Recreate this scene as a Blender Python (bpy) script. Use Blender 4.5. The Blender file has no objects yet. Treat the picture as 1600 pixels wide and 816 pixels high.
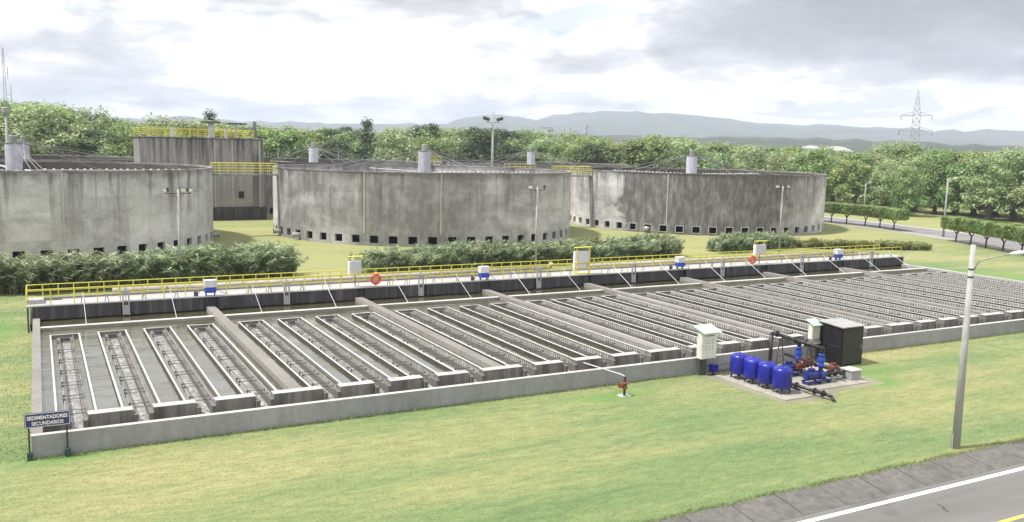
import bpy, math, random
from mathutils import Vector, Matrix, noise
R = math.radians
random.seed(7)
scn = bpy.context.scene
col = scn.collection

# ------------------------------------------------------------------ helpers
class MB:
    def __init__(s): s.v = []; s.f = []; s.mi = []; s.cur = 0
    def face(s, idx): s.f.append(idx); s.mi.append(s.cur)
    def box(s, x0, x1, y0, y1, z0, z1):
        n = len(s.v)
        s.v += [(x0,y0,z0),(x1,y0,z0),(x1,y1,z0),(x0,y1,z0),(x0,y0,z1),(x1,y0,z1),(x1,y1,z1),(x0,y1,z1)]
        for q in ((0,3,2,1),(4,5,6,7),(0,1,5,4),(1,2,6,5),(2,3,7,6),(3,0,4,7)): s.face([n+i for i in q])
        return s
    def obox(s, c, ax, ay, az):
        c = Vector(c); ax = Vector(ax); ay = Vector(ay); az = Vector(az); n = len(s.v)
        for k in (-1, 1):
            for (i, j) in ((-1,-1),(1,-1),(1,1),(-1,1)): s.v.append(tuple(c + ax*i + ay*j + az*k))
        for q in ((0,3,2,1),(4,5,6,7),(0,1,5,4),(1,2,6,5),(2,3,7,6),(3,0,4,7)): s.face([n+i for i in q])
        return s
    def tube(s, p, q, r0, r1=None, n=8, cap=True):
        r1 = r0 if r1 is None else r1
        p = Vector(p); q = Vector(q); d = q - p
        if d.length < 1e-6: return s
        d.normalize(); a = d.orthogonal().normalized(); b = d.cross(a); m = len(s.v)
        for (c, r) in ((p, r0), (q, r1)):
            for i in range(n):
                t = 2*math.pi*i/n; s.v.append(tuple(c + a*(r*math.cos(t)) + b*(r*math.sin(t))))
        for i in range(n):
            j = (i+1) % n; s.face([m+i, m+j, m+n+j, m+n+i])
        if cap: s.face([m+i for i in range(n-1, -1, -1)]); s.face([m+n+i for i in range(n)])
        return s
    def path(s, pts, r, n=8):
        for i in range(len(pts)-1):
            ra = r[i] if isinstance(r, (list, tuple)) else r
            rb = r[i+1] if isinstance(r, (list, tuple)) else r
            s.tube(pts[i], pts[i+1], ra, rb, n)
        return s
    def lathe(s, prof, n=24, c=(0,0,0)):
        m = len(s.v); k = len(prof)
        for (r, z) in prof:
            for i in range(n):
                t = 2*math.pi*i/n; s.v.append((c[0]+r*math.cos(t), c[1]+r*math.sin(t), c[2]+z))
        for a in range(k-1):
            for i in range(n):
                j = (i+1) % n; s.face([m+a*n+i, m+a*n+j, m+(a+1)*n+j, m+(a+1)*n+i])
        s.face([m+i for i in range(n-1, -1, -1)]); s.face([m+(k-1)*n+i for i in range(n)])
        return s
    def torus(s, c, rad, r, ax, ay, n=24, m=10):
        ax = Vector(ax).normalized(); ay = Vector(ay).normalized(); az = ax.cross(ay); b = len(s.v); c = Vector(c)
        for i in range(n):
            t = 2*math.pi*i/n; d = ax*math.cos(t) + ay*math.sin(t)
            for j in range(m):
                u = 2*math.pi*j/m; s.v.append(tuple(c + d*(rad + r*math.cos(u)) + az*(r*math.sin(u))))
        for i in range(n):
            for j in range(m):
                i2 = (i+1) % n; j2 = (j+1) % m
                s.face([b+i*m+j, b+i2*m+j, b+i2*m+j2, b+i*m+j2])
        return s
    def quad(s, a, b, c, d):
        n = len(s.v); s.v += [tuple(a), tuple(b), tuple(c), tuple(d)]; s.face([n, n+1, n+2, n+3]); return s
    def poly(s, pts):
        n = len(s.v); s.v += [tuple(p) for p in pts]; s.face(list(range(n, n+len(pts)))); return s
    def mesh(s, name, mats, smooth=False):
        me = bpy.data.meshes.new(name); me.from_pydata(s.v, [], s.f)
        if not isinstance(mats, (list, tuple)): mats = [mats]
        for m in mats: me.materials.append(m)
        me.polygons.foreach_set('material_index', s.mi)
        if smooth: me.polygons.foreach_set('use_smooth', [True]*len(s.f))
        me.update(); return me
    def build(s, name, mats, parent=None, smooth=False, bevel=0):
        return link(name, s.mesh(name, mats, smooth), parent, bevel=bevel)

def link(name, me, parent=None, loc=None, bevel=0, rot=None):
    o = bpy.data.objects.new(name, me); col.objects.link(o)
    if parent: o.parent = parent
    if loc: o.location = loc
    if rot: o.rotation_euler = rot
    if bevel:
        b = o.modifiers.new('bevel', 'BEVEL'); b.width = bevel; b.segments = 2; b.limit_method = 'ANGLE'; b.angle_limit = R(40)
    return o
def tag(o, label, cat, group=None, kind=None):
    o['label'] = label; o['category'] = cat
    if group: o['group'] = group
    if kind: o['kind'] = kind
    return o
def thing(name, label, cat, loc=(0,0,0), rz=0, group=None):
    o = bpy.data.objects.new(name, None); col.objects.link(o); o.empty_display_size = .3
    o.location = loc; o.rotation_euler = (0, 0, rz)
    return tag(o, label, cat, group)
def structure(name, me):
    o = link(name, me); o['kind'] = 'structure'; return o
def copy_tree(o, parent=None):
    c = o.copy(); col.objects.link(c)
    if parent: c.parent = parent
    for ch in list(o.children): copy_tree(ch, c)
    return c

# ------------------------------------------------------------------ materials
def newmat(name):
    m = bpy.data.materials.new(name); m.use_nodes = True
    nt = m.node_tree; b = nt.nodes['Principled BSDF']; return m, nt, b
def nd(nt, t, **kw):
    n = nt.nodes.new(t)
    for k, v in kw.items(): setattr(n, k, v)
    return n
def coords(nt, scale=(1,1,1), kind='Object', world=False):
    if world:
        g = nd(nt, 'ShaderNodeNewGeometry'); out = g.outputs['Position']
    else:
        g = nd(nt, 'ShaderNodeTexCoord'); out = g.outputs[kind]
    mp = nd(nt, 'ShaderNodeMapping'); mp.inputs['Scale'].default_value = scale
    nt.links.new(out, mp.inputs['Vector']); return mp.outputs['Vector']
def noi(nt, vec, scale, detail=4, rough=.6, dist=0):
    n = nd(nt, 'ShaderNodeTexNoise'); n.inputs['Scale'].default_value = scale; n.inputs['Detail'].default_value = detail
    n.inputs['Roughness'].default_value = rough; n.inputs['Distortion'].default_value = dist
    nt.links.new(vec, n.inputs['Vector']); return n.outputs['Fac']
def ramp(nt, fac, stops):
    r = nd(nt, 'ShaderNodeValToRGB'); e = r.color_ramp.elements
    while len(e) < len(stops): e.new(.5)
    for k, (p, c) in enumerate(stops):
        e[k].position = p; e[k].color = (c[0], c[1], c[2], 1) if isinstance(c, (tuple, list)) else (c, c, c, 1)
    nt.links.new(fac, r.inputs['Fac']); return r.outputs['Color']
def mix(nt, fac, a, b, mode='MIX'):
    m = nd(nt, 'ShaderNodeMix', data_type='RGBA', blend_type=mode)
    for s, v in ((0, fac), (6, a), (7, b)):
        if isinstance(v, (int, float)): m.inputs[s].default_value = v
        elif isinstance(v, (tuple, list)): m.inputs[s].default_value = (v[0], v[1], v[2], 1)
        else: nt.links.new(v, m.inputs[s])
    return m.outputs[2]
def mth(nt, op, a, b=0, clamp=False):
    m = nd(nt, 'ShaderNodeMath', operation=op, use_clamp=clamp)
    for k, v in enumerate((a, b)):
        if isinstance(v, (int, float)): m.inputs[k].default_value = v
        else: nt.links.new(v, m.inputs[k])
    return m.outputs[0]
def bump(nt, b, h, strength=.3, dist=.05):
    n = nd(nt, 'ShaderNodeBump'); n.inputs['Strength'].default_value = strength; n.inputs['Distance'].default_value = dist
    nt.links.new(h, n.inputs['Height']); nt.links.new(n.outputs['Normal'], b.inputs['Normal'])

def plain(name, c, rough=.5, metal=0, var=.12, scale=6, grime=.3):
    m, nt, b = newmat(name)
    v = coords(nt); f = noi(nt, v, scale, 4)
    lo = tuple(x*(1-var) for x in c); hi = tuple(min(1, x*(1+var)) for x in c)
    oi = nd(nt, 'ShaderNodeObjectInfo')
    base = mix(nt, 1, ramp(nt, f, [(.3, lo), (.7, hi)]), ramp(nt, oi.outputs['Random'], [(0, .86), (1, 1.12)]), 'MULTIPLY')
    dirt = noi(nt, coords(nt, (1, 1, .35), world=True), 2.3, 6, .7)
    base = mix(nt, mth(nt, 'MULTIPLY', ramp(nt, dirt, [(.52, 0), (.72, 1)]), grime), base, (.13, .115, .09))
    nt.links.new(base, b.inputs['Base Color'])
    nt.links.new(ramp(nt, dirt, [(.4, max(0, rough-.08)), (.7, min(1, rough+.25))]), b.inputs['Roughness']); b.inputs['Metallic'].default_value = metal
    return m
def concrete(name, c, streak=.4, stain=(.05,.045,.04), scale=1.0, top=None, rough=.85, lo=.45, hi=.75):
    """grey cast concrete with blotches and vertical rain streaks; top=(z0,z1): more streaks towards z1"""
    m, nt, b = newmat(name)
    v = coords(nt, world=True)
    big = noi(nt, v, .18*scale, 5, .6); fine = noi(nt, v, 3.5*scale, 5, .7)
    c1 = ramp(nt, big, [(.3, tuple(x*.78 for x in c)), (.7, tuple(x*1.15 for x in c))])
    c2 = ramp(nt, fine, [(.25, .8), (.75, 1.12)])
    base = mix(nt, 1, c1, c2, 'MULTIPLY')
    vs = coords(nt, (1.3*scale, 1.3*scale, .09*scale), world=True)
    st = noi(nt, vs, 1.0, 5, .65)
    mask = ramp(nt, st, [(lo, 0), (hi, 1)])
    if top:
        g = nd(nt, 'ShaderNodeNewGeometry'); sx = nd(nt, 'ShaderNodeSeparateXYZ'); nt.links.new(g.outputs['Position'], sx.inputs[0])
        mr = nd(nt, 'ShaderNodeMapRange'); mr.inputs[1].default_value = top[0]; mr.inputs[2].default_value = top[1]
        mr.inputs[3].default_value = .12; mr.inputs[4].default_value = 1; nt.links.new(sx.outputs['Z'], mr.inputs[0])
        mask = mth(nt, 'MULTIPLY', mask, mr.outputs[0])
    fac = mth(nt, 'MULTIPLY', mask, streak)
    nt.links.new(mix(nt, fac, base, stain), b.inputs['Base Color'])
    b.inputs['Roughness'].default_value = rough
    bump(nt, b, fine, .25, .02)
    return m
def tank_mat(name, c, dark, streak, px, pr):
    """weathered tank wall: rain streaks hanging from the rim, big weather stains, formwork lifts and board joints"""
    m, nt, b = newmat(name)
    tc = nd(nt, 'ShaderNodeTexCoord'); sep = nd(nt, 'ShaderNodeSeparateXYZ'); nt.links.new(tc.outputs['Object'], sep.inputs[0])
    ang = mth(nt, 'MULTIPLY', mth(nt, 'ARCTAN2', sep.outputs['Y'], sep.outputs['X']), 24.0)
    cx = nd(nt, 'ShaderNodeCombineXYZ'); nt.links.new(ang, cx.inputs[0]); nt.links.new(sep.outputs['Z'], cx.inputs[1]); cx.inputs[2].default_value = px
    V = cx.outputs[0]
    def mp(sc):
        k = nd(nt, 'ShaderNodeMapping'); k.inputs['Scale'].default_value = sc; nt.links.new(V, k.inputs[0]); return k.outputs[0]
    big = noi(nt, mp((.11, .16, 1)), 1, 6, .62, .4)
    med = noi(nt, mp((.7, .5, 1)), 1, 5, .65)
    fine = noi(nt, mp((4, 4, 1)), 1, 4, .7)
    blo = noi(nt, mp((.38, .42, 1)), 1, 6, .68, .6)
    base = mix(nt, 1, ramp(nt, blo, [(.28, tuple(x*.62 for x in c)), (.5, tuple(x*.95 for x in c)), (.72, tuple(x*1.14 for x in c))]), ramp(nt, fine, [(.2, .86), (.8, 1.1)]), 'MULTIPLY')
    # lifts: each 2.45 m pour and each 4.4 m panel a little different
    fl = nd(nt, 'ShaderNodeVectorMath', operation='FLOOR'); nt.links.new(mp((1/4.4, 1/2.45, 1)), fl.inputs[0])
    wn = nd(nt, 'ShaderNodeTexWhiteNoise'); nt.links.new(fl.outputs[0], wn.inputs['Vector'])
    base = mix(nt, 1, base, ramp(nt, wn.outputs['Value'], [(0, .84), (1, 1.08)]), 'MULTIPLY')
    zf = mth(nt, 'FRACT', mth(nt, 'DIVIDE', sep.outputs['Z'], 2.45)); line = mth(nt, 'LESS_THAN', zf, .025)
    lm = mth(nt, 'MULTIPLY', line, ramp(nt, med, [(.4, 0), (.6, .6)]))
    base = mix(nt, lm, base, tuple(x*.45 for x in c))
    # broad weather stain
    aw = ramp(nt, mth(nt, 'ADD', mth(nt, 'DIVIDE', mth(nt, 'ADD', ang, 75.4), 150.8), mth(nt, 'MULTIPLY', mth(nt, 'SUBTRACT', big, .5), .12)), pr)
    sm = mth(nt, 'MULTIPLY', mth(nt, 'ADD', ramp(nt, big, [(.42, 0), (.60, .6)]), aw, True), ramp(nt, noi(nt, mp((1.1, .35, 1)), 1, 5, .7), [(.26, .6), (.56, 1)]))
    gr = nd(nt, 'ShaderNodeMapRange'); gr.inputs[1].default_value = 0; gr.inputs[2].default_value = 10.3; gr.inputs[3].default_value = .25; gr.inputs[4].default_value = 1
    nt.links.new(sep.outputs['Z'], gr.inputs[0])
    # a rougher side of the tank that dries slowly (angle window)
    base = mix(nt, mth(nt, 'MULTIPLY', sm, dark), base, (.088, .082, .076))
    rb = mth(nt, 'MULTIPLY', ramp(nt, mth(nt, 'ADD', mth(nt, 'MULTIPLY', mth(nt, 'SUBTRACT', sep.outputs['Z'], 8.4), .55), mth(nt, 'MULTIPLY', mth(nt, 'SUBTRACT', med, .5), 1.6)), [(.35, 0), (.9, 1)]), .55)
    base = mix(nt, rb, base, (.10, .095, .088))
    # rain streaks
    st = noi(nt, mp((.62, .035, 1)), 1, 5, .66)
    ln = noi(nt, mp((.35, .0, 1)), 1, 3, .6)
    reach = mth(nt, 'ADD', mth(nt, 'MULTIPLY', ln, 14), 0.5)          # how far down each streak runs
    zz = mth(nt, 'DIVIDE', mth(nt, 'SUBTRACT', 10.5, sep.outputs['Z']), reach)
    fade = mth(nt, 'SUBTRACT', 1.15, zz, True)
    sk = mth(nt, 'MULTIPLY', mth(nt, 'MULTIPLY', ramp(nt, st, [(.5, 0), (.66, 1)]), fade), streak)
    base = mix(nt, sk, base, (.055, .05, .047))
    # pale lime runs
    ls = noi(nt, mp((.8, .06, 1)), 1, 5, .75)
    base = mix(nt, mth(nt, 'MULTIPLY', ramp(nt, ls, [(.6, 0), (.72, .55)]), ramp(nt, med, [(.35, 0), (.6, 1)])), base, (.42, .40, .36))
    # dirt splashed near the ground and a dark rim line
    nt.links.new(base, b.inputs['Base Color']); b.inputs['Roughness'].default_value = .9
    bump(nt, b, fine, .25, .03)
    return m
def foliage(name, c1, c2, c3, trans=.25, scale=.45):
    m, nt, b = newmat(name)
    g = nd(nt, 'ShaderNodeNewGeometry')
    v = coords(nt, world=True); f = noi(nt, v, scale, 3, .6)
    rp = mth(nt, 'ADD', mth(nt, 'MULTIPLY', f, .75), mth(nt, 'MULTIPLY', g.outputs['Random Per Island'], .3))
    oi = nd(nt, 'ShaderNodeObjectInfo')
    base = ramp(nt, rp, [(.3, c1), (.52, c2), (.78, c3)])
    hs = nd(nt, 'ShaderNodeHueSaturation'); nt.links.new(base, hs.inputs['Color'])
    nt.links.new(mth(nt, 'ADD', .475, mth(nt, 'MULTIPLY', oi.outputs['Random'], .045)), hs.inputs['Hue'])
    nt.links.new(mth(nt, 'ADD', 1.0, mth(nt, 'MULTIPLY', oi.outputs['Random'], .34)), hs.inputs['Value'])
    nt.links.new(hs.outputs[0], b.inputs['Base Color']); b.inputs['Roughness'].default_value = .55
    tr = nd(nt, 'ShaderNodeBsdfTranslucent'); nt.links.new(hs.outputs[0], tr.inputs['Color'])
    mx = nd(nt, 'ShaderNodeMixShader'); mx.inputs[0].default_value = trans
    out = nt.nodes['Material Output']
    nt.links.new(b.outputs[0], mx.inputs[1]); nt.links.new(tr.outputs[0], mx.inputs[2]); nt.links.new(mx.outputs[0], out.inputs['Surface'])
    return m
def grass_mat():
    m, nt, b = newmat('lawn_grass')
    v = coords(nt, world=True)
    vs = coords(nt, (.42, 1.5, 1), world=True)
    patch = noi(nt, vs, .075, 5, .6, .3); mid = noi(nt, vs, .35, 5, .65); fine = noi(nt, coords(nt, (.55, 1.6, 1), world=True), 1.7, 7, .8); vf = noi(nt, coords(nt, (.7, 1.3, 1), world=True), 11, 4, .75)
    mw = noi(nt, coords(nt, (.05, 1.1, 1), world=True), 1, 3, .5)
    k = mth(nt, 'ADD', mth(nt, 'MULTIPLY', patch, .66), mth(nt, 'ADD', mth(nt, 'MULTIPLY', mid, .18), mth(nt, 'MULTIPLY', mw, .16)))
    base = ramp(nt, k, [(.36, (.094, .157, .056)), (.45, (.146, .203, .076)), (.53, (.213, .238, .095)), (.63, (.30, .278, .128))])
    base = mix(nt, 1, base, ramp(nt, fine, [(.28, .6), (.5, 1), (.72, 1.35)]), 'MULTIPLY')
    base = mix(nt, 1, base, ramp(nt, vf, [(.3, .72), (.7, 1.26)]), 'MULTIPLY')
    sx = nd(nt, 'ShaderNodeSeparateXYZ'); g = nd(nt, 'ShaderNodeNewGeometry'); nt.links.new(g.outputs['Position'], sx.inputs[0])
    # greener turf patches, with the cabinet's shadow painted into the colour (by the standpipe, pump pad, sign and far right of the basin)
    green_shade = None
    for (x, y, rx, ry) in ((29, -2.0, 3.2, 1.0), (47.8, -3.9, 3.0, 1.7), (1.0, -.5, 3.0, .8), (102, 14, 5, 16), (46.5, -6.3, 1.6, 1.6), (-2.5, 31, 2, 5)):
        dx = mth(nt, 'DIVIDE', mth(nt, 'SUBTRACT', sx.outputs['X'], x), rx); dy = mth(nt, 'DIVIDE', mth(nt, 'SUBTRACT', sx.outputs['Y'], y), ry)
        d = mth(nt, 'SQRT', mth(nt, 'ADD', mth(nt, 'MULTIPLY', dx, dx), mth(nt, 'MULTIPLY', dy, dy)))
        d = mth(nt, 'ADD', d, mth(nt, 'MULTIPLY', mth(nt, 'SUBTRACT', mid, .5), 1.6))
        f = mth(nt, 'SUBTRACT', 1.25, d, True)
        green_shade = f if green_shade is None else mth(nt, 'MAXIMUM', green_shade, f)
    base = mix(nt, mth(nt, 'MULTIPLY', green_shade, .8), base, (.10, .22, .05))
    # mown dry banks towards the tanks and beyond the rear road; woodland floor far out
    dry = nd(nt, 'ShaderNodeMapRange'); dry.inputs[1].default_value = 40; dry.inputs[2].default_value = 62; nt.links.new(sx.outputs['Y'], dry.inputs[0])
    base = mix(nt, mth(nt, 'MULTIPLY', dry.outputs[0], .55), base, mix(nt, mid, (.24, .255, .09), (.36, .325, .14)))
    far = nd(nt, 'ShaderNodeVectorMath', operation='LENGTH'); nt.links.new(g.outputs['Position'], far.inputs[0])
    fm = nd(nt, 'ShaderNodeMapRange'); fm.inputs[1].default_value = 235; fm.inputs[2].default_value = 275; nt.links.new(far.outputs['Value'], fm.inputs[0])
    base = mix(nt, fm.outputs[0], base, mix(nt, noi(nt, v, .012, 6, .6), (.02, .035, .012), (.055, .075, .03)))
    nt.links.new(base, b.inputs['Base Color']); b.inputs['Roughness'].default_value = .95
    bump(nt, b, fine, .6, .12)
    return m
def water_mat(name, c, rough, bs, sc, strength):
    m, nt, b = newmat(name)
    v = coords(nt, (1, 2.2, 1), world=True)
    f = noi(nt, v, sc, 3, .6, .4); big = noi(nt, v, .25, 3, .5)
    nt.links.new(ramp(nt, big, [(.3, tuple(x*.85 for x in c)), (.7, tuple(x*1.15 for x in c))]), b.inputs['Base Color'])
    b.inputs['Roughness'].default_value = rough; b.inputs['IOR'].default_value = 2.6
    st = mth(nt, 'MULTIPLY', ramp(nt, big, [(.38, .12), (.6, 1)]), f)
    bump(nt, b, st, strength, bs)
    return m
def asphalt(name, c):
    m, nt, b = newmat(name)
    v = coords(nt, world=True); vs = coords(nt, (.12, 1, 1), world=True)
    f = mth(nt, 'ADD', mth(nt, 'MULTIPLY', noi(nt, vs, .9, 4, .6), .6), mth(nt, 'MULTIPLY', noi(nt, v, 12, 4, .7), .4))
    base = ramp(nt, f, [(.35, tuple(x*.86 for x in c)), (.65, tuple(x*1.12 for x in c))])
    cr = noi(nt, coords(nt, (.5, .8, 1), world=True), .5, 2, .4)
    base = mix(nt, ramp(nt, cr, [(.66, 0), (.69, .55)]), base, tuple(x*.62 for x in c))
    base = mix(nt, 1, base, ramp(nt, noi(nt, coords(nt, (.03, .8, 1), world=True), 1, 3, .5), [(.35, .88), (.65, 1.1)]), 'MULTIPLY')
    base = mix(nt, 1, base, ramp(nt, noi(nt, v, 40, 2, .5), [(.3, .86), (.7, 1.14)]), 'MULTIPLY')
    nt.links.new(base, b.inputs['Base Color']); b.inputs['Roughness'].default_value = .85
    return m

M = {}
M['conc'] = concrete('front_wall_concrete', (.31, .305, .315), .35, (.14, .138, .142), .8)
M['conc_top'] = concrete('pale_capping_concrete', (.50, .485, .46), .35, (.24, .23, .21), 1)
M['conc_dark'] = concrete('stained_headwall_concrete', (.23, .215, .195), .8, (.04, .035, .03), 1.2, None, .9, .42, .68)
M['conc_divider'] = concrete('divider_concrete', (.27, .255, .235), .5, (.13, .11, .09), .8)
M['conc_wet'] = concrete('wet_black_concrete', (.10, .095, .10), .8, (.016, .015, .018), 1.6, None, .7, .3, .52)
M['deck'] = concrete('pale_deck_concrete', (.41, .405, .40), .15, (.35, .34, .33), 1)
M['pipe_beige'] = concrete('beige_pipe_concrete', (.42, .385, .34), .3, (.24, .21, .18), 1)
M['conc_div_top'] = concrete('grey_divider_top', (.225, .213, .198), .4, (.16, .145, .125), 1)
M['kerb'] = concrete('kerb_concrete', (.155, .148, .137), .7, (.065, .06, .054), 1.6, None, .9, .4, .68)
M['soil'] = concrete('bare_soil', (.24, .225, .16), .5, (.15, .17, .08), 1)
M['slab'] = concrete('pad_concrete', (.34, .32, .285), .4, (.16, .14, .11), 1)
M['t1'] = tank_mat('tank_concrete_pale', (.54, .535, .545), .4, .8, 3.3, [(0, .0), (1, .0)])
M['t2'] = tank_mat('tank_concrete_weathered', (.58, .565, .575), .75, .8, 11.7, [(0, .5), (.10, .6), (.17, .85), (.21, .6), (.25, .25), (.3, .15), (.34, 0)])
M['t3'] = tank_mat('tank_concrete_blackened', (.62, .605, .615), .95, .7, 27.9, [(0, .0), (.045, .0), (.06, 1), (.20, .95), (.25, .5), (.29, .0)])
M['inner'] = concrete('slimed_inner_concrete', (.10, .09, .075), .7, (.03, .027, .022), .8)
M['tower'] = concrete('tower_concrete', (.31, .30, .29), .9, (.05, .045, .045), .8, (1, 14), .9, .4, .62)
M['black'] = plain('black_void', (.012, .011, .012), .9)
M['yellow'] = plain('yellow_paint', (.66, .60, .07), .45, 0, .1, 6, .1)
M['white'] = plain('white_paint', (.78, .78, .76), .4, 0, .05)
M['panelgrey'] = plain('pale_panel_paint', (.60, .58, .60), .45, 0, .05)
M['cream'] = plain('cream_panel_paint', (.66, .66, .58), .45, 0, .06)
M['galv'] = plain('galvanised_steel', (.36, .36, .355), .5, .25)
M['polegrey'] = plain('pole_concrete', (.35, .345, .33), .8, 0, .12, 3)
M['blue'] = plain('blue_tank_paint', (.008, .013, .27), .3, 0, .15, 3, .22)
M['pumpblue'] = plain('blue_pump_paint', (.013, .022, .17), .4, 0, .2)
M['boxblue'] = plain('blue_box_paint', (.02, .06, .40), .4, 0, .06)
M['pipeblack'] = plain('black_pipe', (.022, .02, .022), .4, 0, .3)
M['valve'] = plain('rust_red_valve', (.17, .035, .02), .65, 0, .3)
M['orange'] = plain('orange_lifebuoy', (.72, .075, .015), .45, 0, .08)
M['cabinet'] = plain('black_cabinet_sheet', (.010, .009, .012), .6, 0, .4, 1.2, .12)
M['cabinet'].node_tree.nodes['Principled BSDF'].inputs['Specular IOR Level'].default_value = .25
M['cabtop'] = plain('grey_roof_sheet', (.30, .30, .29), .5, 0, .15, 2)
M['green_sheet'] = plain('pale_green_roof_sheet', (.42, .60, .47), .5, 0, .08)
M['signblue'] = plain('dark_blue_sign', (.035, .028, .13), .4, 0, .1)
M['signpost'] = plain('dark_post', (.03, .028, .03), .5)
M['greenbase'] = plain('green_footing', (.03, .065, .055), .8)
M['column'] = plain('pale_blue_column', (.50, .51, .58), .55, 0, .12, 1.5)
M['motor'] = plain('grey_motor', (.24, .25, .25), .5)
M['cable'] = plain('grey_cable', (.20, .20, .19), .5)
M['steel_dark'] = plain('dark_steel', (.07, .07, .072), .5, .2)
M['bark'] = plain('bark', (.075, .06, .048), .9, 0, .35, 4)
M['board_dark'] = plain('dark_baffle_board', (.05, .045, .042), .7, 0, .4, 1)  # darker, more varied tone for the left-hand boards
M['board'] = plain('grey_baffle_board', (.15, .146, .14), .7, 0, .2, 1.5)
M['strip'] = plain('white_board_edge', (.56, .545, .525), .6, 0, .12, 2)
M['trough'] = concrete('launder_concrete', (.15, .143, .132), .5, (.12, .105, .085), 1.2)
M['weir'] = plain('pale_weir_plate', (.42, .405, .38), .6, 0, .15, 2)
M['water'] = water_mat('settling_water', (.062, .058, .03), .03, .08, 1.9, .42)
M['chwater'] = water_mat('channel_water', (.10, .095, .075), .12, .06, 4.0, .6)
def froth():
    m, nt, b = newmat('frothing_water')
    f = noi(nt, coords(nt, (1.6, .8, 1), world=True), 2.2, 5, .7, 1.2)
    nt.links.new(ramp(nt, f, [(.34, (.15, .148, .135)), (.52, (.30, .298, .288)), (.68, (.60, .60, .59))]), b.inputs['Base Color'])
    b.inputs['Roughness'].default_value = .25; bump(nt, b, f, .8, .08); return m
M['froth'] = froth()
M['grass'] = grass_mat()
M['asphalt'] = asphalt('grey_asphalt', (.152, .147, .14))
M['asphalt_far'] = asphalt('worn_asphalt', (.20, .19, .195))
M['wline'] = plain('road_white_paint', (.74, .74, .71), .6, 0, .08, 3)
M['yline'] = plain('road_yellow_paint', (.62, .56, .10), .6, 0, .1, 3)
M['leaf_a'] = foliage('leaf_mid_green', (.04,.075,.022), (.18,.262,.088), (.385,.46,.20), .4, .38)
M['leaf_b'] = foliage('leaf_yellow_green', (.07,.11,.03), (.25,.33,.11), (.45,.51,.22), .4, .38)
M['leaf_c'] = foliage('leaf_dark_green', (0.02, 0.04, 0.016), (0.055, 0.09, 0.036), (0.13, 0.19, 0.085), 0.3, 0.4)
M['leaf_d'] = foliage('leaf_grey_green', (0.09, 0.13, 0.055), (0.27, 0.345, 0.16), (0.5, 0.56, 0.31), 0.4, 0.38)
M['leaf_hedge'] = foliage('leaf_clipped', (0.04, 0.08, 0.022), (0.15, 0.225, 0.06), (0.34, 0.4, 0.14), 0.3, 0.9)
M['leaf_shrub'] = foliage('leaf_shrub_grey', (.04,.068,.032), (.19,.25,.13), (.62,.68,.46), .42, .9)
M['leaf_shrub2'] = foliage('leaf_shrub_dry', (0.1, 0.115, 0.04), (0.22, 0.235, 0.085), (0.36, 0.355, 0.15), 0.3, 0.8)

# ------------------------------------------------------------------ ground, roads
mb = MB()
mb.poly([(-9000, -17, 0), (9000, -17, 0), (9000, 9500, 0), (-9000, 9500, 0)])
structure('ground', mb.mesh('ground', M['grass']))
mb = MB(); mb.poly([(-400, -30, -.05), (-400, -400, -.05), (400, -400, -.05), (400, -30, -.05)])
structure('verge', mb.mesh('verge', M['grass']))
mb = MB(); mb.poly([(-300, -29.9, -.19), (300, -29.9, -.19), (300, -18.75, -.19), (-300, -18.75, -.19)])
structure('road', mb.mesh('road', M['asphalt']))
mb = MB(); mb.poly([(-300, -19.36, -.186), (300, -19.36, -.186), (300, -19.1, -.186), (-300, -19.1, -.186)])
structure('road_edge_line', mb.mesh('road_edge_line', M['wline']))
mb = MB(); mb.poly([(-300, -22.7, -.186), (300, -22.7, -.186), (300, -22.5, -.186), (-300, -22.5, -.186)])
structure('road_centre_line', mb.mesh('road_centre_line', M['yline']))
mb = MB(); mb.poly([(32.9, -20.2, -.187), (32.78, -20.28, -.187), (32.74, -20.55, -.187), (32.52, -20.8, -.187), (32.5, -21.08, -.187), (32.62, -21.04, -.187), (32.7, -20.8, -.187), (32.9, -20.6, -.187)])
structure('road_patch', mb.mesh('road_patch', plain('tar_patch', (.07, .068, .066), .8)))
# sloping kerb gutter, one 2.6 m cast slab after another
mb = MB(); x = -60.0
while x < 130:
    w = 2.42 + random.uniform(-.05, .05); j = random.uniform(-.012, .012)
    pr = [(-17.0, -.3), (-17.0, .035+j), (-17.16, .035+j), (-18.55, -.165+j*.4), (-18.77, -.18), (-18.77, -.3)]
    n = len(mb.v)
    for xx in (x, x+w-.06):
        for (y, z) in pr: mb.v.append((xx, y, z))
    k = len(pr)
    for i in range(k-1): mb.face([n+i, n+k+i, n+k+i+1, n+i+1])
    mb.face([n+i for i in range(k)]); mb.face([n+k+i for i in range(k-1, -1, -1)])
    x += w
o = structure('kerb', mb.mesh('kerb', M['kerb']))
# dark bed under the slab joints
mb = MB(); mb.poly([(-300, -18.8, -.195), (300, -18.8, -.195), (300, -16.98, -.06), (-300, -16.98, -.06)])
structure('kerb_bed', mb.mesh('kerb_bed', M['bark']))

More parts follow.
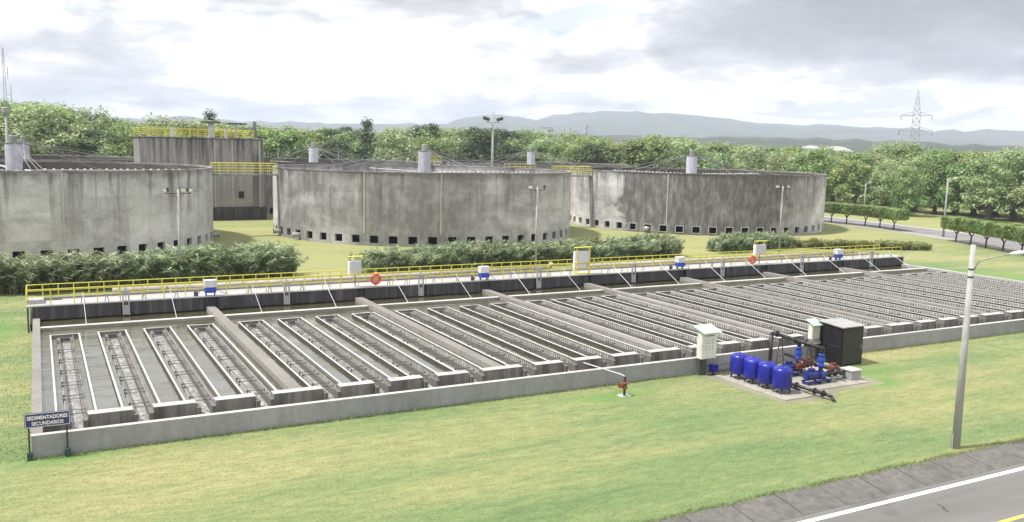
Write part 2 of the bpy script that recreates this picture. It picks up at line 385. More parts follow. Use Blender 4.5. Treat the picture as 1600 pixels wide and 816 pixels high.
rng = random.Random(77); gb = MB()
def blade(x, y, h, w):
    a = rng.uniform(0, 6.28); b_ = rng.uniform(0, 6.28); t = h*rng.uniform(.2, .9); n = len(gb.v)
    dx, dy = math.cos(a)*w/2, math.sin(a)*w/2
    gb.v += [(x-dx, y-dy, 0), (x+dx, y+dy, 0), (x + math.cos(b_)*t, y + math.sin(b_)*t, h)]; gb.face([n, n+1, n+2])
for i in range(110000):
    u = rng.random(); x = -14 + 78*u; y = -16.95 + 16.9*rng.random()
    if 37.2 < x < 46.8 and y > -7: continue
    blade(x, y, rng.uniform(.02, .06), rng.uniform(.012, .03))
for i in range(16000):
    blade(rng.uniform(-7, -.05), 45*rng.random()**1.3, rng.uniform(.03, .09), rng.uniform(.02, .05))
for i in range(9000):
    x = rng.uniform(-.3, 92); blade(x, -abs(rng.gauss(0, .12))-.01, rng.uniform(.08, .2), rng.uniform(.02, .04))
for i in range(14000):
    x = rng.uniform(14, 62); blade(x, -17.0 + rng.gauss(0, .10) + .06*math.sin(x*1.7), rng.uniform(.06, .15), rng.uniform(.02, .045))
m, nt, b = newmat('grass_blades'); g = nd(nt, 'ShaderNodeNewGeometry')
pn = noi(nt, coords(nt, (.42, 1.5, 1), world=True), .075, 5, .6, .3)
bc = mix(nt, ramp(nt, pn, [(.4, 0), (.62, 1)]), ramp(nt, g.outputs['Random Per Island'], [(0, (.13, .21, .07)), (.6, (.20, .28, .10)), (1, (.32, .38, .17))]), ramp(nt, g.outputs['Random Per Island'], [(0, (.22, .25, .09)), (.6, (.33, .33, .14)), (1, (.47, .43, .22))]))
nt.links.new(bc, b.inputs['Base Color']); b.inputs['Roughness'].default_value = .8
o = gb.build('lawn_blades', m); o['kind'] = 'stuff'
# rear road sweeping past the tanks
near = [(120, 2), (126.5, 22), (131.2, 36), (136.2, 48), (140.5, 60), (143.2, 72), (145.5, 90), (147.5, 112), (147, 150), (140, 240)]
farr = [(132, -4), (139, 17), (144.2, 32), (149, 46), (152.5, 60), (154.8, 72), (157.2, 90), (159.5, 112), (159, 150), (152, 244)]
def strip(a, b, z, name, mat):
    mb = MB(); n = len(a)
    for p in a: mb.v.append((p[0], p[1], z))
    for p in b: mb.v.append((p[0], p[1], z))
    for i in range(n-1): mb.face([i, n+i, n+i+1, i+1])
    return structure(name, mb.mesh(name, mat))
def lerp(a, b, t): return [(p[0]+(q[0]-p[0])*t, p[1]+(q[1]-p[1])*t) for p, q in zip(a, b)]
strip(lerp(near, farr, -.04), lerp(near, farr, 1.05), .004, 'rear_road', M['asphalt_far'])
strip(lerp(near, farr, .0), lerp(near, farr, .03), .008, 'rear_road_line', M['wline'])
strip(lerp(near, farr, .95), lerp(near, farr, .99), .008, 'rear_road_line', M['wline'])
strip(lerp(near, farr, -.16), lerp(near, farr, -.05), .004, 'bare_soil_path', M['slab'])

# ------------------------------------------------------------------ settling basin
W_ = .45
DIV = [12.3, 24.35, 36.3, 47.25, 58.95, 70.25, 82.0]
L = 92.75
basin = thing('settling_basin', 'long low concrete settling basin of launder channels in front of the round tanks', 'basin')
ZT = 1.05
def part(name, mb, mat, parent=basin, bevel=.02, smooth=False): return mb.build(name, mat, parent, smooth, bevel)
def capped_wall(name, x0, x1, y0, y1, z1, mat, parent=basin, cap='conc_top'):
    w = part(name, MB().box(x0, x1, y0, y1, -.3, z1-.012), mat, parent)
    part('coping', MB().box(x0-.004, x1+.004, y0-.004, y1+.004, z1-.012, z1+.004), M[cap], w, 0)
    return w
capped_wall('front_wall', 0, L, 0, .3, ZT, M['conc'])
capped_wall('side_wall', 0, W_, .305, 28.7, ZT, M['conc'], cap='conc_div_top')
capped_wall('side_wall', L-W_, L, .305, 28.7, ZT, M['conc'])
part('floor_slab', MB().box(.46, L-.46, .31, 28.7, .0, .06), M['conc_dark'], bevel=0)
edges = [W_-.0] + DIV + [L-W_]
HALF = .33
for d in DIV:
    w = part('divider_wall', MB().box(d-HALF, d+HALF, 2.72, 28.75, .06, 1.115), M['conc_divider'])
    part('coping', MB().box(d-HALF-.003, d+HALF+.003, 2.72, 28.7, 1.115, 1.13), M['conc_div_top'], w, 0)
centres = []
for k in range(8):
    a = edges[k] + (HALF if k else 0); b = edges[k+1] - (HALF if k < 7 else 0)
    c4 = [a + (b-a)*(i+.5)/4 for i in range(4)]
    centres.append(c4)
    bm = part('inlet_beam', MB().box(a+.004, b-.004, 25.15, 25.65, .5, .97), M['conc_divider'])
    part('coping', MB().box(a+.004, b-.004, 25.146, 25.654, .97, 1.0), M['conc_top'], bm, 0)
allc = [c for c4 in centres for c in c4]
# headwall blocks between the launder outlets
HY0, HY1 = 2.1, 2.7
def headwall(a, b, la, lb):
    h = part('headwall', MB().box(a, b, HY0, HY1, .06, 1.13), M['conc_dark'])
    part('coping', MB().box(a-.003, b+.003, HY0-.003, HY1+.003, 1.13, 1.15), M['conc_top'], h, 0)
headwall(W_+.005, allc[0]-.46, 0, 1)
for i in range(31): headwall(allc[i]+.46, allc[i+1]-.46, 1, 1)
headwall(allc[31]+.46, L-W_-.005, 1, 0)
# launder: trough + weir plates + brackets, shared by all 32
YB, YF = 22.35, 1.62
tr = MB()
tr.box(-.43, -.29, 2.72, YB-.25, .10, .83); tr.box(.29, .43, 2.72, YB-.25, .10, .83); tr.box(-.455, -.25, 1.9, 2.715, .06, .93); tr.box(.25, .455, 1.9, 2.715, .06, .93); tr.box(-.29, .29, YF+.2, YB-.25, .08, .32); tr.box(-.43, .43, YB-.25, YB-.12, .08, .83)
tr_me = tr.mesh('launder_trough', M['trough'])
fr = MB(); n = 40
for i in range(n+1):
    y = YF + .1 + (YB-.3-YF-.1)*i/n; z = .56 - .12*(1-i/n)
    fr.v += [(-.288, y, z), (.288, y, z)]
for i in range(n): fr.face([2*i, 2*i+1, 2*i+3, 2*i+2])
fr_me = fr.mesh('trough_water', M['froth'])
def plate_mesh(teeth):
    wp = MB(); wp.box(-.012, .012, HY1+.05, YB-.3, .55, .80)
    y = HY1+.1; k = 0
    while y < YB-.5:
        k += 1
        if k % 9 == 0 and teeth: wp.box(-.02, .02, y-.01, y+.17, .6, 1.045)
        elif teeth: wp.box(-.011, .011, y, y+.135, .80, 1.03)
        y += .26
    if not teeth: wp.box(-.011, .011, HY1+.05, YB-.3, .80, .84)
    return wp.mesh('weir_plate', M['weir'])
wp_me, wp_me0 = plate_mesh(True), plate_mesh(False)
br = MB(); br.tube((-.46, 0, .88), (.46, 0, .88), .018, n=6); br.tube((-.46, 0, .80), (-.46, 0, .93), .045, n=8); br.tube((.46, 0, .80), (.46, 0, .93), .045, n=8)
br_me = br.mesh('cross_bracket', M['steel_dark'])
BW = .85
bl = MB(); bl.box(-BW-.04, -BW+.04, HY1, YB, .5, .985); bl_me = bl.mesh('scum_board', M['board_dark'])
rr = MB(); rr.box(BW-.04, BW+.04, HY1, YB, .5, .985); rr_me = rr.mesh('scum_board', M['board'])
bk = MB(); bk.box(-BW-.04, BW+.04, YB+.003, YB+.083, .5, .985); bk_me = bk.mesh('scum_board', M['board'])
cl = MB().box(-BW-.05, -BW+.045, HY1, YB, .985, 1.008).mesh('board_edge', M['strip'])
cr_ = MB().box(BW-.045, BW+.05, HY1, YB, .985, 1.008).mesh('board_edge', M['strip'])
cb = MB().box(-BW-.065, BW+.065, YB+.001, YB+.1, .987, 1.012).mesh('board_edge', M['strip'])
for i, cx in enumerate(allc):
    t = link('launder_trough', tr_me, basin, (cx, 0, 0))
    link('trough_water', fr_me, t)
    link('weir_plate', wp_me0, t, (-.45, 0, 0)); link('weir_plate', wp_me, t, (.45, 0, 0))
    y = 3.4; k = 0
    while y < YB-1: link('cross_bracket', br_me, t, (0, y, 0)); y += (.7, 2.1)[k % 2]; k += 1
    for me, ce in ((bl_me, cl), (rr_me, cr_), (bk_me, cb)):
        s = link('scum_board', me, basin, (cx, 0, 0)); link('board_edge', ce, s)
# back wall of the basin: dark stained inlet wall
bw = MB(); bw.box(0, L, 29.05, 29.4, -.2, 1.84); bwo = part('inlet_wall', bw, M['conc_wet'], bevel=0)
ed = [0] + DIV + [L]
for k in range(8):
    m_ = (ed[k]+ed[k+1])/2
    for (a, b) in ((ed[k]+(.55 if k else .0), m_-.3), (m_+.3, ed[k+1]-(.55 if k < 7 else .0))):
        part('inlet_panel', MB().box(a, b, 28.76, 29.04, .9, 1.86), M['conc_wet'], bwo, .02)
mb = MB(); xa = W_
for c in allc:
    mb.poly([(xa, HY1-.1, .8), (c-.36, HY1-.1, .8), (c-.36, YB-.19, .8), (xa, YB-.19, .8)]); xa = c+.36
mb.poly([(xa, HY1-.1, .8), (L-W_, HY1-.1, .8), (L-W_, YB-.19, .8), (xa, YB-.19, .8)])
mb.poly([(W_, YB-.19, .8), (L-W_, YB-.19, .8), (L-W_, 29.05, .8), (W_, 29.05, .8)])
structure('water', mb.mesh('water', M['water']))
mb = MB(); mb.poly([(W_, .3, .36), (L-W_, .3, .36), (L-W_, 2.12, .36), (W_, 2.12, .36)])
structure('water', mb.mesh('water', M['chwater']))

# ------------------------------------------------------------------ inlet gallery behind the basin
gal = thing('inlet_gallery', 'raised concrete inlet channel with white deck along the rear of the basin', 'channel', (0, 29.4, 0))
part('deck', MB().box(-.4, L+.1, -.68, 1.35, 1.87, 1.97), M['deck'], gal, .02)
part('rear_wall', MB().box(-.2, L, 2.9, 3.2, -.2, 1.95), M['conc'], gal)
part('channel_bed', MB().box(-.2, L, .02, 2.9, 0, .5), M['black'], gal, 0)
part('channel_water', MB().box(-.1, L-.1, 1.4, 2.88, .6, 1.2), M['chwater'], gal, 0)
part('walk_plank', MB().box(2, L-1, 2.1, 2.55, 1.78, 1.86), M['pipe_beige'], gal)
for x0, x1 in ((5.6, 45.6), (48.6, 90)):
    p = MB(); p.tube((x0, 4.05, 2.02), (x1, 4.05, 2.02), .25, n=14)
    if x0 < 10: p.tube((x1, 4.05, 2.02), (x1+.6, 4.05, 2.5), .25, n=14)
    xx = x0+4
    while xx < x1: p.tube((xx-.06, 4.05, 2.02), (xx+.06, 4.05, 2.02), .29, n=14); xx += 6
    part('feed_pipe', p, M['pipe_beige'], gal, 0, True)
part('landing', MB().box(-.42, .75, .1, 1.3, 1.97, 2.28), M['deck'], gal)
for xx in (-.3, L): part('support_post', MB().box(xx-.06, xx+.06, -.5, -.38, 0, 1.87), M['steel_dark'], gal)

def railing(label, x0, x1, y, z, h, step, rails, group, ends=()):
    t = thing('railing', label, 'railing', (x0, y, z), 0, group)
    pm = MB().tube((0,0,0), (0,0,h), .042, n=6).mesh('post', M['yellow'])
    n = int(round((x1-x0)/step))
    for i in range(n+1): link('post', pm, t, ((x1-x0)*i/n, 0, 0))
    rm = MB().tube((0,0,0), (x1-x0,0,0), .038, n=6).mesh('rail', M['yellow'])
    for r in rails: link('rail', rm, t, (0, 0, r*h))
    for (ex, dy) in ends:
        em = MB()
        for r in rails: em.tube((ex, 0, r*h), (ex, dy, r*h), .03, n=6)
        em.tube((ex, dy, 0), (ex, dy, h), .03, n=6)
        em.build('end_rail', M['yellow'], t)
    return t
railing('yellow deck railing nearest the water, with lifebuoys hung on it', -.35, L-.3, 28.98, 1.97, 1.12, 1.55, (1, .55), 'yellow railings of the inlet deck')
railing('yellow railing along the far side of the inlet deck behind the big pipe', -.35, L+.1, 32.45, 1.95, 1.0, 1.06, (1, .52), 'yellow railings of the inlet deck', ((0, -3.2),))

# sluice gates at mid cell
def sluice(x, lab):
    t = thing('sluice_gate', lab, 'sluice gate', (x, 28.68, .9), 0, 'grey sluice gates along the inlet wall')
    f = MB()
    for s in (-.2, .2): f.box(s-.05, s+.05, -.06, .08, 0, 1.75)
    f.box(-.28, .28, -.07, .09, 1.75, 1.87); f.build('frame', M['galv'], t, bevel=.008)
    MB().box(-.148, .148, -.02, .03, .02, .75).build('gate_plate', M['galv'], t)
    MB().tube((0,0,.75), (0,0,2.15), .028, n=8).build('stem', M['galv'], t)
    w = MB(); w.torus((0,0,2.02), .17, .02, (1,0,0), (0,1,0), 16, 6); w.box(-.17,.17,-.012,.012,2.01,2.03); w.build('handwheel', M['galv'], t)
gl = ['grey sluice gate nearest the left end of the basin', 'grey sluice gate between the leftmost blue box and the first control panel', 'grey sluice gate midway between the left lifebuoy and second blue box',
      'grey sluice gate right below the middle floodlight pole', 'grey sluice gate between the tall control panel and third blue box', 'grey sluice gate just left of the right lifebuoy',
      'grey sluice gate between the rightmost floodlight pole and the last blue box', 'grey sluice gate nearest the right end of the inlet wall']
gx = [6.2, 18.25, 30.0, 41.9, 52.8, 64.3, 75.8, 87.0]
for x, lab in zip(gx, gl): sluice(x, lab)
# scum skimmer pipes leaning from the deck to the beam
proto = None
q = []
for k in range(8):
    a, b = ed[k], ed[k+1]; q += [a + (b-a)*.27, a + (b-a)*.76]
for x in q:
    if proto is None:
        t = thing('scum_pipe', 'thin white pipe leaning from the deck edge down to the inlet beam', 'pipe', (x, 28.6, 0), 0, 'thin white scum pipes along the inlet wall')
        MB().path([(0, .3, 2.75), (0, .1, 2.5), (.02, -2.9, 1.02)], .02, 6).build('tube', M['panelgrey'], t)
        MB().box(-.07, .07, -3.0, -2.8, 1.0, 1.03).build('foot', M['galv'], t)
        proto = t
    else:
        c = copy_tree(proto); c.location.x = x
proto = None
for k in range(8):
    for s in (-2.9, -1.3, 1.3, 3.6):
        x = gx[k] + s
        if proto is None:
            t = thing('deck_bracket', 'small grey triangular bracket on the white deck edge', 'bracket', (x, 28.9, 1.97), 0, 'grey triangular brackets on the deck edge')
            m_ = MB(); m_.tube((-.13,0,0), (-.03,0,.5), .035, n=6); m_.tube((.13,0,0), (.03,0,.5), .035, n=6); m_.build('legs', M['galv'], t)
            MB().box(-.1, .1, -.05, .05, .5, .56).build('head', M['galv'], t); proto = t
        else:
            c = copy_tree(proto); c.location.x = x
# actuator boxes: white above, blue below
def act_box(x, lab):
    t = thing('actuator_box', lab, 'control box', (x, 28.85, 1.97), 0, 'blue and white control boxes on the deck')
    MB().box(-.45, .45, -.3, .3, .68, 1.22).build('upper_case', M['panelgrey'], t, bevel=.03)
    MB().box(-.43, .43, -.32, .28, .25, .675).build('lower_case', M['boxblue'], t, bevel=.03)
    MB().box(-.47, .47, -.32, .32, 1.22, 1.25).build('lid', M['white'], t)
    for sx in (-.33, .33): MB().box(sx-.04, sx+.04, -.1, .1, 0, .25).build('leg', M['steel_dark'], t)
    c = MB(); c.path([(-.46,0,.5), (-.75,0,.45), (-.95,.1,.05)], .025, 6); c.path([(.44,0,.5), (.8,0,.28), (1.3,.1,.03)], .025, 6); c.build('hose', M['steel_dark'], t)
    MB().lathe([(.16,.02),(.16,.34),(.1,.38)], 12, (-1.05,.15,0)).build('motor', M['steel_dark'], t, True)
for x, lab in ((12.3, 'leftmost blue and white control box, by the left floodlight pole'), (36.2, 'blue and white control box second from the left, left of the middle floodlight pole'),
               (58.7, 'blue and white control box third from the left, right of the tall control panel'), (81.6, 'rightmost blue and white control box, by the far end of the railing')):
    act_box(x, lab)
# white control panels
def ctrl(x, w, z0, z1, lab, frame):
    t = thing('control_panel', lab, 'control panel', (x, 29.25, 1.97), 0, 'white control panels on the inlet deck')
    c = MB().box(-w/2, w/2, -.18, .18, z0, z1).build('case', M['panelgrey'], t, bevel=.03)
    MB().box(-w/2+.06, w/2-.06, -.2, -.183, z0+.07, z1-.07).build('door', M['panelgrey'], t, bevel=.01)
    MB().box(-w/2-.05, -w/2+.0, -.16, .16, z0-(.1), z1).build('side_plate', M['white'], t)
    if frame == 2:
        for sx in (-w/2+.12, w/2-.12): MB().box(sx-.05, sx+.05, -.24, -.205, 0, z1+.3).build('leg', M['yellow'], t)
        MB().box(-w/2-.1, w/2+.1, -.3, .3, .0, .05).build('base_plate', M['yellow'], t)
        MB().box(-w/2, w/2, -.206, -.2, z0+.62, z0+.66).build('seam', M['steel_dark'], t)
    else:
        MB().tube((0,0,0), (0,0,z0), .045, n=8).build('post', M['steel_dark'], t)
    r = MB(); r.box(-w/2-.1, w/2+.15, -.3, .1, z1+.4, z1+.425)
    for sx in (-w/2, w/2): r.tube((sx, .1, z1), (sx, .1, z1+.42), .02, n=6)
    r.build('canopy', M['yellow'], t)
ctrl(24.2, 1.05, 1.1, 2.2, 'square white control panel on a single post, left of the left lifebuoy', 1)
ctrl(47.0, 1.7, .45, 2.2, 'tall white control panel with yellow legs at the middle of the deck', 2)
ctrl(69.95, 1.5, 1.02, 2.1, 'white control panel right of the right lifebuoy', 1)
for x, z, lab in ((25.9, 2.6, 'orange lifebuoy on the railing beside the square control panel'), (68.55, 2.55, 'orange lifebuoy farther right, beside the small white control panel')):
    t = thing('lifebuoy', lab, 'lifebuoy', (x, 28.82, z), 0, 'orange lifebuoys on the deck railing')
    MB().torus((0,0,0), .37, .13, (1,0,0), (0,0,1), 28, 12).build('ring', M['orange'], t, True)
    b = MB()
    for a in (45, 135, 225, 315):
        d = Vector((math.cos(R(a)), 0, math.sin(R(a)))); b.torus(tuple(d*.37), .135, .012, tuple(d), (0,1,0), 14, 6)
    b.build('bands', M['white'], t, True)
    MB().tube((0,.02,.5), (0,.05,.36), .09, .05, 8).build('hook', M['white'], t)

# ------------------------------------------------------------------ round tanks (trickling filters)
H = 10.3
def ring_pt(r, a, z): return (r*math.cos(a), r*math.sin(a), z)
def wall_mesh(rad, n_open, mat, th=.4, rim=True):
    mb = MB(); s = 4
    da = 2*math.pi/n_open; w = 1.24/rad
    z0, z1 = .35, 1.42
    angs = []
    for k in range(n_open):
        a = k*da
        angs.append((a-w/2, a+w/2, True))
        b0, b1 = a+w/2, a+da-w/2
        for j in range(2): angs.append((b0+(b1-b0)*j/2, b0+(b1-b0)*(j+1)/2, False))
    def cell(a0, a1, za, zb, bot=False, top=False, left=False, right=False):
        ro, ri = rad, rad-th
        P = lambda r, a, z: ring_pt(r, a, z)
        mb.quad(P(ro,a0,za), P(ro,a1,za), P(ro,a1,zb), P(ro,a0,zb))
        mb.quad(P(ri,a1,za), P(ri,a0,za), P(ri,a0,zb), P(ri,a1,zb))
        if bot: mb.quad(P(ri,a0,za), P(ri,a1,za), P(ro,a1,za), P(ro,a0,za))
        if top: mb.quad(P(ro,a0,zb), P(ro,a1,zb), P(ri,a1,zb), P(ri,a0,zb))
        if left: mb.quad(P(ri,a0,za), P(ro,a0,za), P(ro,a0,zb), P(ri,a0,zb))
        if right: mb.quad(P(ro,a1,za), P(ri,a1,za), P(ri,a1,zb), P(ro,a1,zb))
    for i, (a0, a1, op) in enumerate(angs):
        if op:
            cell(a0, a1, -.3, z0, top=True); cell(a0, a1, z1, H, bot=True, top=True)
        else:
            nxt = angs[(i+1) % len(angs)][2]; prv = angs[i-1][2]
            cell(a0, a1, -.3, z0); cell(a0, a1, z0, z1, left=prv, right=nxt); cell(a0, a1, z1, H, top=True)
    return mb.mesh('wall', mat)
def rim_mesh(rad, mat):
    mb = MB(); n = 120; pr = [(rad+.07, H-.16), (rad+.07, H+.03), (rad-.42, H+.03), (rad-.42, H-.16)]
    for (r, z) in pr:
        for i in range(n): mb.v.append(ring_pt(r, 2*math.pi*i/n, z))
    for a in range(4):
        for i in range(n):
            j = (i+1) % n; b = (a+1) % 4
            mb.face([a*n+i, a*n+j, b*n+j, b*n+i])
    return mb.mesh('rim', mat)
def inner_mesh(rad):
    mb = MB(); n = 96
    for z in (8.4, H-.16):
        for i in range(n): mb.v.append(ring_pt(rad-.43, 2*math.pi*i/n, z))
    for i in range(n):
        j = (i+1) % n; mb.face([j, i, n+i, n+j])
    mb.face(list(range(n))); return mb.mesh('lining', M['inner'])
N_OP = 55
fm = MB()
for (a, b, c, d) in ((-.71,.71,1.42,1.52), (-.71,-.62,.35,1.42), (.62,.71,.35,1.42), (-.71,.71,.27,.35)): fm.box(a, b, -.05, .03, c, d)
frame_me = fm.mesh('vent_frame', M['t1'])
core = MB(); core.lathe([(20.5, 0), (20.5, 8.2)], 48); core_me = core.mesh('media_block', M['black'])
inner_me = inner_mesh(24.2)
nozzle_me = MB().lathe([(.05,-.12),(.17,-.04),(.17,.06),(.06,.1)], 7).mesh('nozzle', M['white'])
def tank(x, y, rad, mat, lab, strips, frames, col_dx=0, spin=0.0, front=True):
    t = thing('round_tank', lab, 'tank', (x, y, 0), 0, 'big round concrete filter tanks')
    link('wall', wall_mesh(rad, N_OP, mat), t, rot=(0, 0, spin)); link('rim', rim_mesh(rad, mat), t)
    link('lining', inner_me, t); link('media_block', core_me, t)
    for a in strips:
        s = MB(); e = R(a); tn = Vector((-math.sin(e), math.cos(e), 0)); nn = Vector((math.cos(e), math.sin(e), 0))
        s.obox(tuple(nn*(rad+.02) + Vector((0,0,5.9))), tuple(tn*.10), tuple(nn*.04), (0,0,4.2)); s.build('joint_strip', M['pipe_beige'], t)
    if frames and x > 100:
        for k in range(N_OP):
            a = k*2*math.pi/N_OP + spin
            am = (math.degrees(a)+180) % 360 - 180
            if -178 < am < -2: link('vent_frame', frame_me, t, (rad*math.cos(a), rad*math.sin(a), 0), rot=(0, 0, a+math.pi/2))
    # centre column, drive, stays and distributor arms
    cdx = col_dx
    MB().lathe([(1.02, 8.2), (1.02, 13.0), (.9, 13.1)], 28, (cdx,0,0)).build('centre_column', M['column'], t, False)
    MB().lathe([(1.08, 13.1), (1.08, 13.25), (.5, 13.25), (.5, 14.1), (.42, 14.2)], 20, (cdx,0,0)).build('drive_unit', M['motor'], t, False)
    rot = random.uniform(-8, 8)
    for k, a0 in enumerate((8, 98, 188, 278)):
        a = R(a0 + rot); d = Vector((math.cos(a), math.sin(a), 0))
        arm = MB(); arm.tube(tuple(d*1.2+Vector((cdx,0,9.6))), tuple(d*22+Vector((0,0,9.6))), .1, .07, 8)
        ao = arm.build('distributor_arm', M['galv'], t)
        rr_ = 3.0; tn = Vector((-d.y, d.x, 0))
        while frames and rr_ < 21.5:
            c = d*rr_ + tn*.25 + Vector((0,0,9.7)); link('nozzle', nozzle_me, ao, tuple(c)); rr_ += random.uniform(.8, 1.1)
        for frac in (.45, .75, 1.0):
            p1 = d*(22*frac) + Vector((0,0,9.7)); p0 = Vector((cdx,0,13.2)) + d*1.0
            m_ = MB(); m_.tube(tuple(p0), tuple(p1), .045, n=5); m_.build('stay_cable', M['cable'], t)
    return t
tank(-1.25, 93.2, 24.3, M['t1'], 'pale round concrete tank at the left edge, cut by the frame', (-79.6,), True, -.7, .02)
tank(56.9, 93.2, 24.1, M['t2'], 'weathered round concrete tank in the middle behind the basin', (-132.5, -106.9), True, 0, .03)
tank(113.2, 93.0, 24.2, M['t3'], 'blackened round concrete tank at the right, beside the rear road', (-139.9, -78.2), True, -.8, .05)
tank(-1.36, 150.2, 24.2, M['t2'], 'round concrete tank in the far row, behind the pale left tank', (), False)
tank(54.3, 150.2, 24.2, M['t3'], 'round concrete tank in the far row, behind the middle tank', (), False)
tank(108.9, 150.2, 24.2, M['t2'], 'round concrete tank in the far row, behind the blackened right tank', (), False)

# distribution tower between the tanks
tw = thing('distribution_tower', 'tall square concrete tower with yellow roof railing between left and middle tanks', 'tower', (26.6, 121, 0))
TW = 10.4
part('body', MB().box(-TW, TW, .0, 10, 2.3, 14.45), M['tower'], tw, .12)
part('plinth', MB().box(-TW-.2, TW+.4, -.25, 10, -.3, 2.3), M['conc_wet'], tw)
part('roof_slab', MB().box(-TW-.2, TW+.25, -.35, 10.2, 14.45, 14.62), M['tower'], tw)
for dx in (-7.7, -6.9, -1.8, -1.0, 1.9, 4.9, 7.0):
    part('pilaster', MB().box(dx-.13, dx+.13, -.1, -.004, 2.3, 14.4), M['pipe_beige'] if dx in (-7.7, 1.9, 4.9) else M['tower'], tw)
wn = part('window', MB().box(5.9, 7.1, -.06, -.004, 3.9, 5.15), M['black'], tw)
fw = MB(); fw.box(5.8, 7.2, -.1, -.005, 5.15, 5.25); fw.box(5.8, 7.2, -.1, -.005, 3.8, 3.9); fw.box(5.8, 5.9, -.1, -.005, 3.9, 5.15); fw.box(7.1, 7.2, -.1, -.005, 3.9, 5.15)
fw.build('frame', M['tower'], wn)
ld = MB()
for s in (8.5, 9.1): ld.tube((s, -.5, 2.3), (s, -.5, 12), .05, n=6)
z = 2.6
while z < 12: ld.tube((8.5,-.5,z), (9.1,-.5,z), .03, n=6); z += .45
ld.build('ladder', M['steel_dark'], tw)
ro = MB()
for (a, b) in ((-.2, -.2),):
    for f in (.35, .7, 1.05, 1.4):
        ro.tube((-TW, -.1, 14.62+f), (TW-1.6, -.1, 14.62+f), .035, n=6); ro.tube((-TW, 9.9, 14.62+f), (TW-1.6, 9.9, 14.62+f), .035, n=6)
        ro.tube((-TW, -.1, 14.62+f), (-TW, 9.9, 14.62+f), .035, n=6); ro.tube((TW-1.6, -.1, 14.62+f), (TW-1.6, 9.9, 14.62+f), .035, n=6)
ro.build('roof_rail', M['yellow'], tw)
pm = MB().tube((0,0,14.62), (0,0,16.02), .04, n=6).mesh('rail_post', M['yellow'])
for i in range(15):
    for yy in (-.1, 9.9): link('rail_post', pm, tw, (-TW + (2*TW-1.6)*i/14, yy, 0))
cn = MB(); cn.box(.3, 3.4, 2, 4, 17.2, 17.45); cn.build('canopy', M['steel_dark'], tw); MB().box(1.4, 2.4, 2.6, 3.4, 14.62, 17.2).build('gate_housing', M['column'], tw)
cn = MB(); cn.box(4.6, 8.0, 2, 4, 17.05, 17.3); cn.build('canopy', M['steel_dark'], tw); MB().tube((6.2,3,14.62), (6.2,3,17.05), .15, n=8).build('canopy_post', M['column'], tw)
hp = MB(); hp.tube((9.6, -.6, 2.3), (9.6, -.6, 14.2), .16, n=10); hp.build('downpipe', M['galv'], tw)
MB().box(8.8, 9.3, .5, 1.0, 14.62, 17.6).build('mast', M['tower'], tw)
MB().box(-5.1, -4.5, 1, 1.6, 14.62, 16.2).build('post_box', M['column'], tw); MB().box(3.9, 4.3, 1, 1.4, 14.62, 16.3).build('post_box', M['column'], tw)

def bridge(x0, x1, y, z, lab):
    t = thing('footbridge', lab, 'footbridge', (x0, y, z), 0, 'yellow railed footbridges between tank rims')
    Lb = x1-x0
    MB().box(0, Lb, -.6, .6, -.22, 0).build('slab', M['tower'], t)
    pm = MB().tube((0,0,0), (0,0,1.6), .04, n=6).mesh('rail_post', M['yellow'])
    n = max(4, int(Lb/1.1))
    for s in (-.55, .55):
        r = MB()
        for f in (.45, .85, 1.25, 1.6): r.tube((0, s, f), (Lb, s, f), .035, n=6)
        r.build('rail', M['yellow'], t)
        for i in range(n+1): link('rail_post', pm, t, (Lb*i/n, s, 0))
bridge(23.2, 32.7, 93, 9.25, 'yellow railed footbridge between the pale left tank and middle tank')
bridge(81.2, 88.9, 92.6, 9.3, 'yellow railed footbridge between middle tank and blackened right tank')
bridge(78.7, 84.6, 150, 10.0, 'yellow railed footbridge between two tanks of the far row')
railing('yellow railing on the far side of the footbridge, along a rear walkway', 81.5, 88.6, 112, 9.4, 1.5, 1.2, (1, .6, .3), 'rear walkway railings')
# drain stubs at the feet of the tanks
for (cx_, cy_, a, lab) in ((56.9, 93.2, -161, 'short grey pipe stub at the left foot of the middle tank'), (113.2, 93.0, -147.5, 'short grey pipe stub at the left foot of the blackened tank'), (-1.25, 93.2, -12, 'short grey pipe stub at the right foot of the pale left tank'), (56.9, 93.2, -176, 'dark pipe stub at the far left foot of the middle tank')):
    e = R(a); d = Vector((math.cos(e), math.sin(e), 0))
    s = MB(); p = Vector((cx_, cy_, .75)) + d*23.6; s.tube(tuple(p), tuple(p + d*1.5), .33, n=14); s.tube(tuple(p + d*1.45), tuple(p + d*1.55), .42, n=14)
    tag(s.build('drain_pipe', M['galv'], None, True), lab, 'pipe', 'pipe stubs at the tank feet')

# ------------------------------------------------------------------ poles
def flood_pole(x, y, h, lab, heads, arm=1.1, r=.15):
    t = thing('floodlight_pole', lab, 'floodlight pole', (x, y, 0), 0, 'floodlight poles')
    MB().tube((0,0,0), (0,0,h), r, r*.7, 12).build('pole', M['polegrey'], t, True)
    b = MB(); b.box(-arm, arm, -.04, .04, h-.42, h-.34); b.tube((-arm*.45,0,h-.4), (0,0,h-.95), .025, n=6); b.tube((arm*.45,0,h-.4), (0,0,h-.95), .025, n=6)
    b.build('crossarm', M['steel_dark'], t)
    for (hx, az) in heads:
        hb = MB(); e = R(az); f = Vector((math.sin(e), -math.cos(e), -.35)).normalized(); sd = Vector((math.cos(e), math.sin(e), 0)); up = sd.cross(f)*-1
        c = Vector((hx, 0, h-.02))
        hb.obox(tuple(c), tuple(sd*.27), tuple(f*.15), tuple(up*.2)); lo_ = hb.build('lamp_head', M['steel_dark'], t, bevel=.03)
        g = MB(); g.obox(tuple(c + f*.156), tuple(sd*.23), tuple(f*.008), tuple(up*.16)); g.build('glass', M['white'], lo_)
        MB().tube((hx, 0, h-.36), tuple(c - up*.18), .03, n=6).build('bracket', M['steel_dark'], lo_)
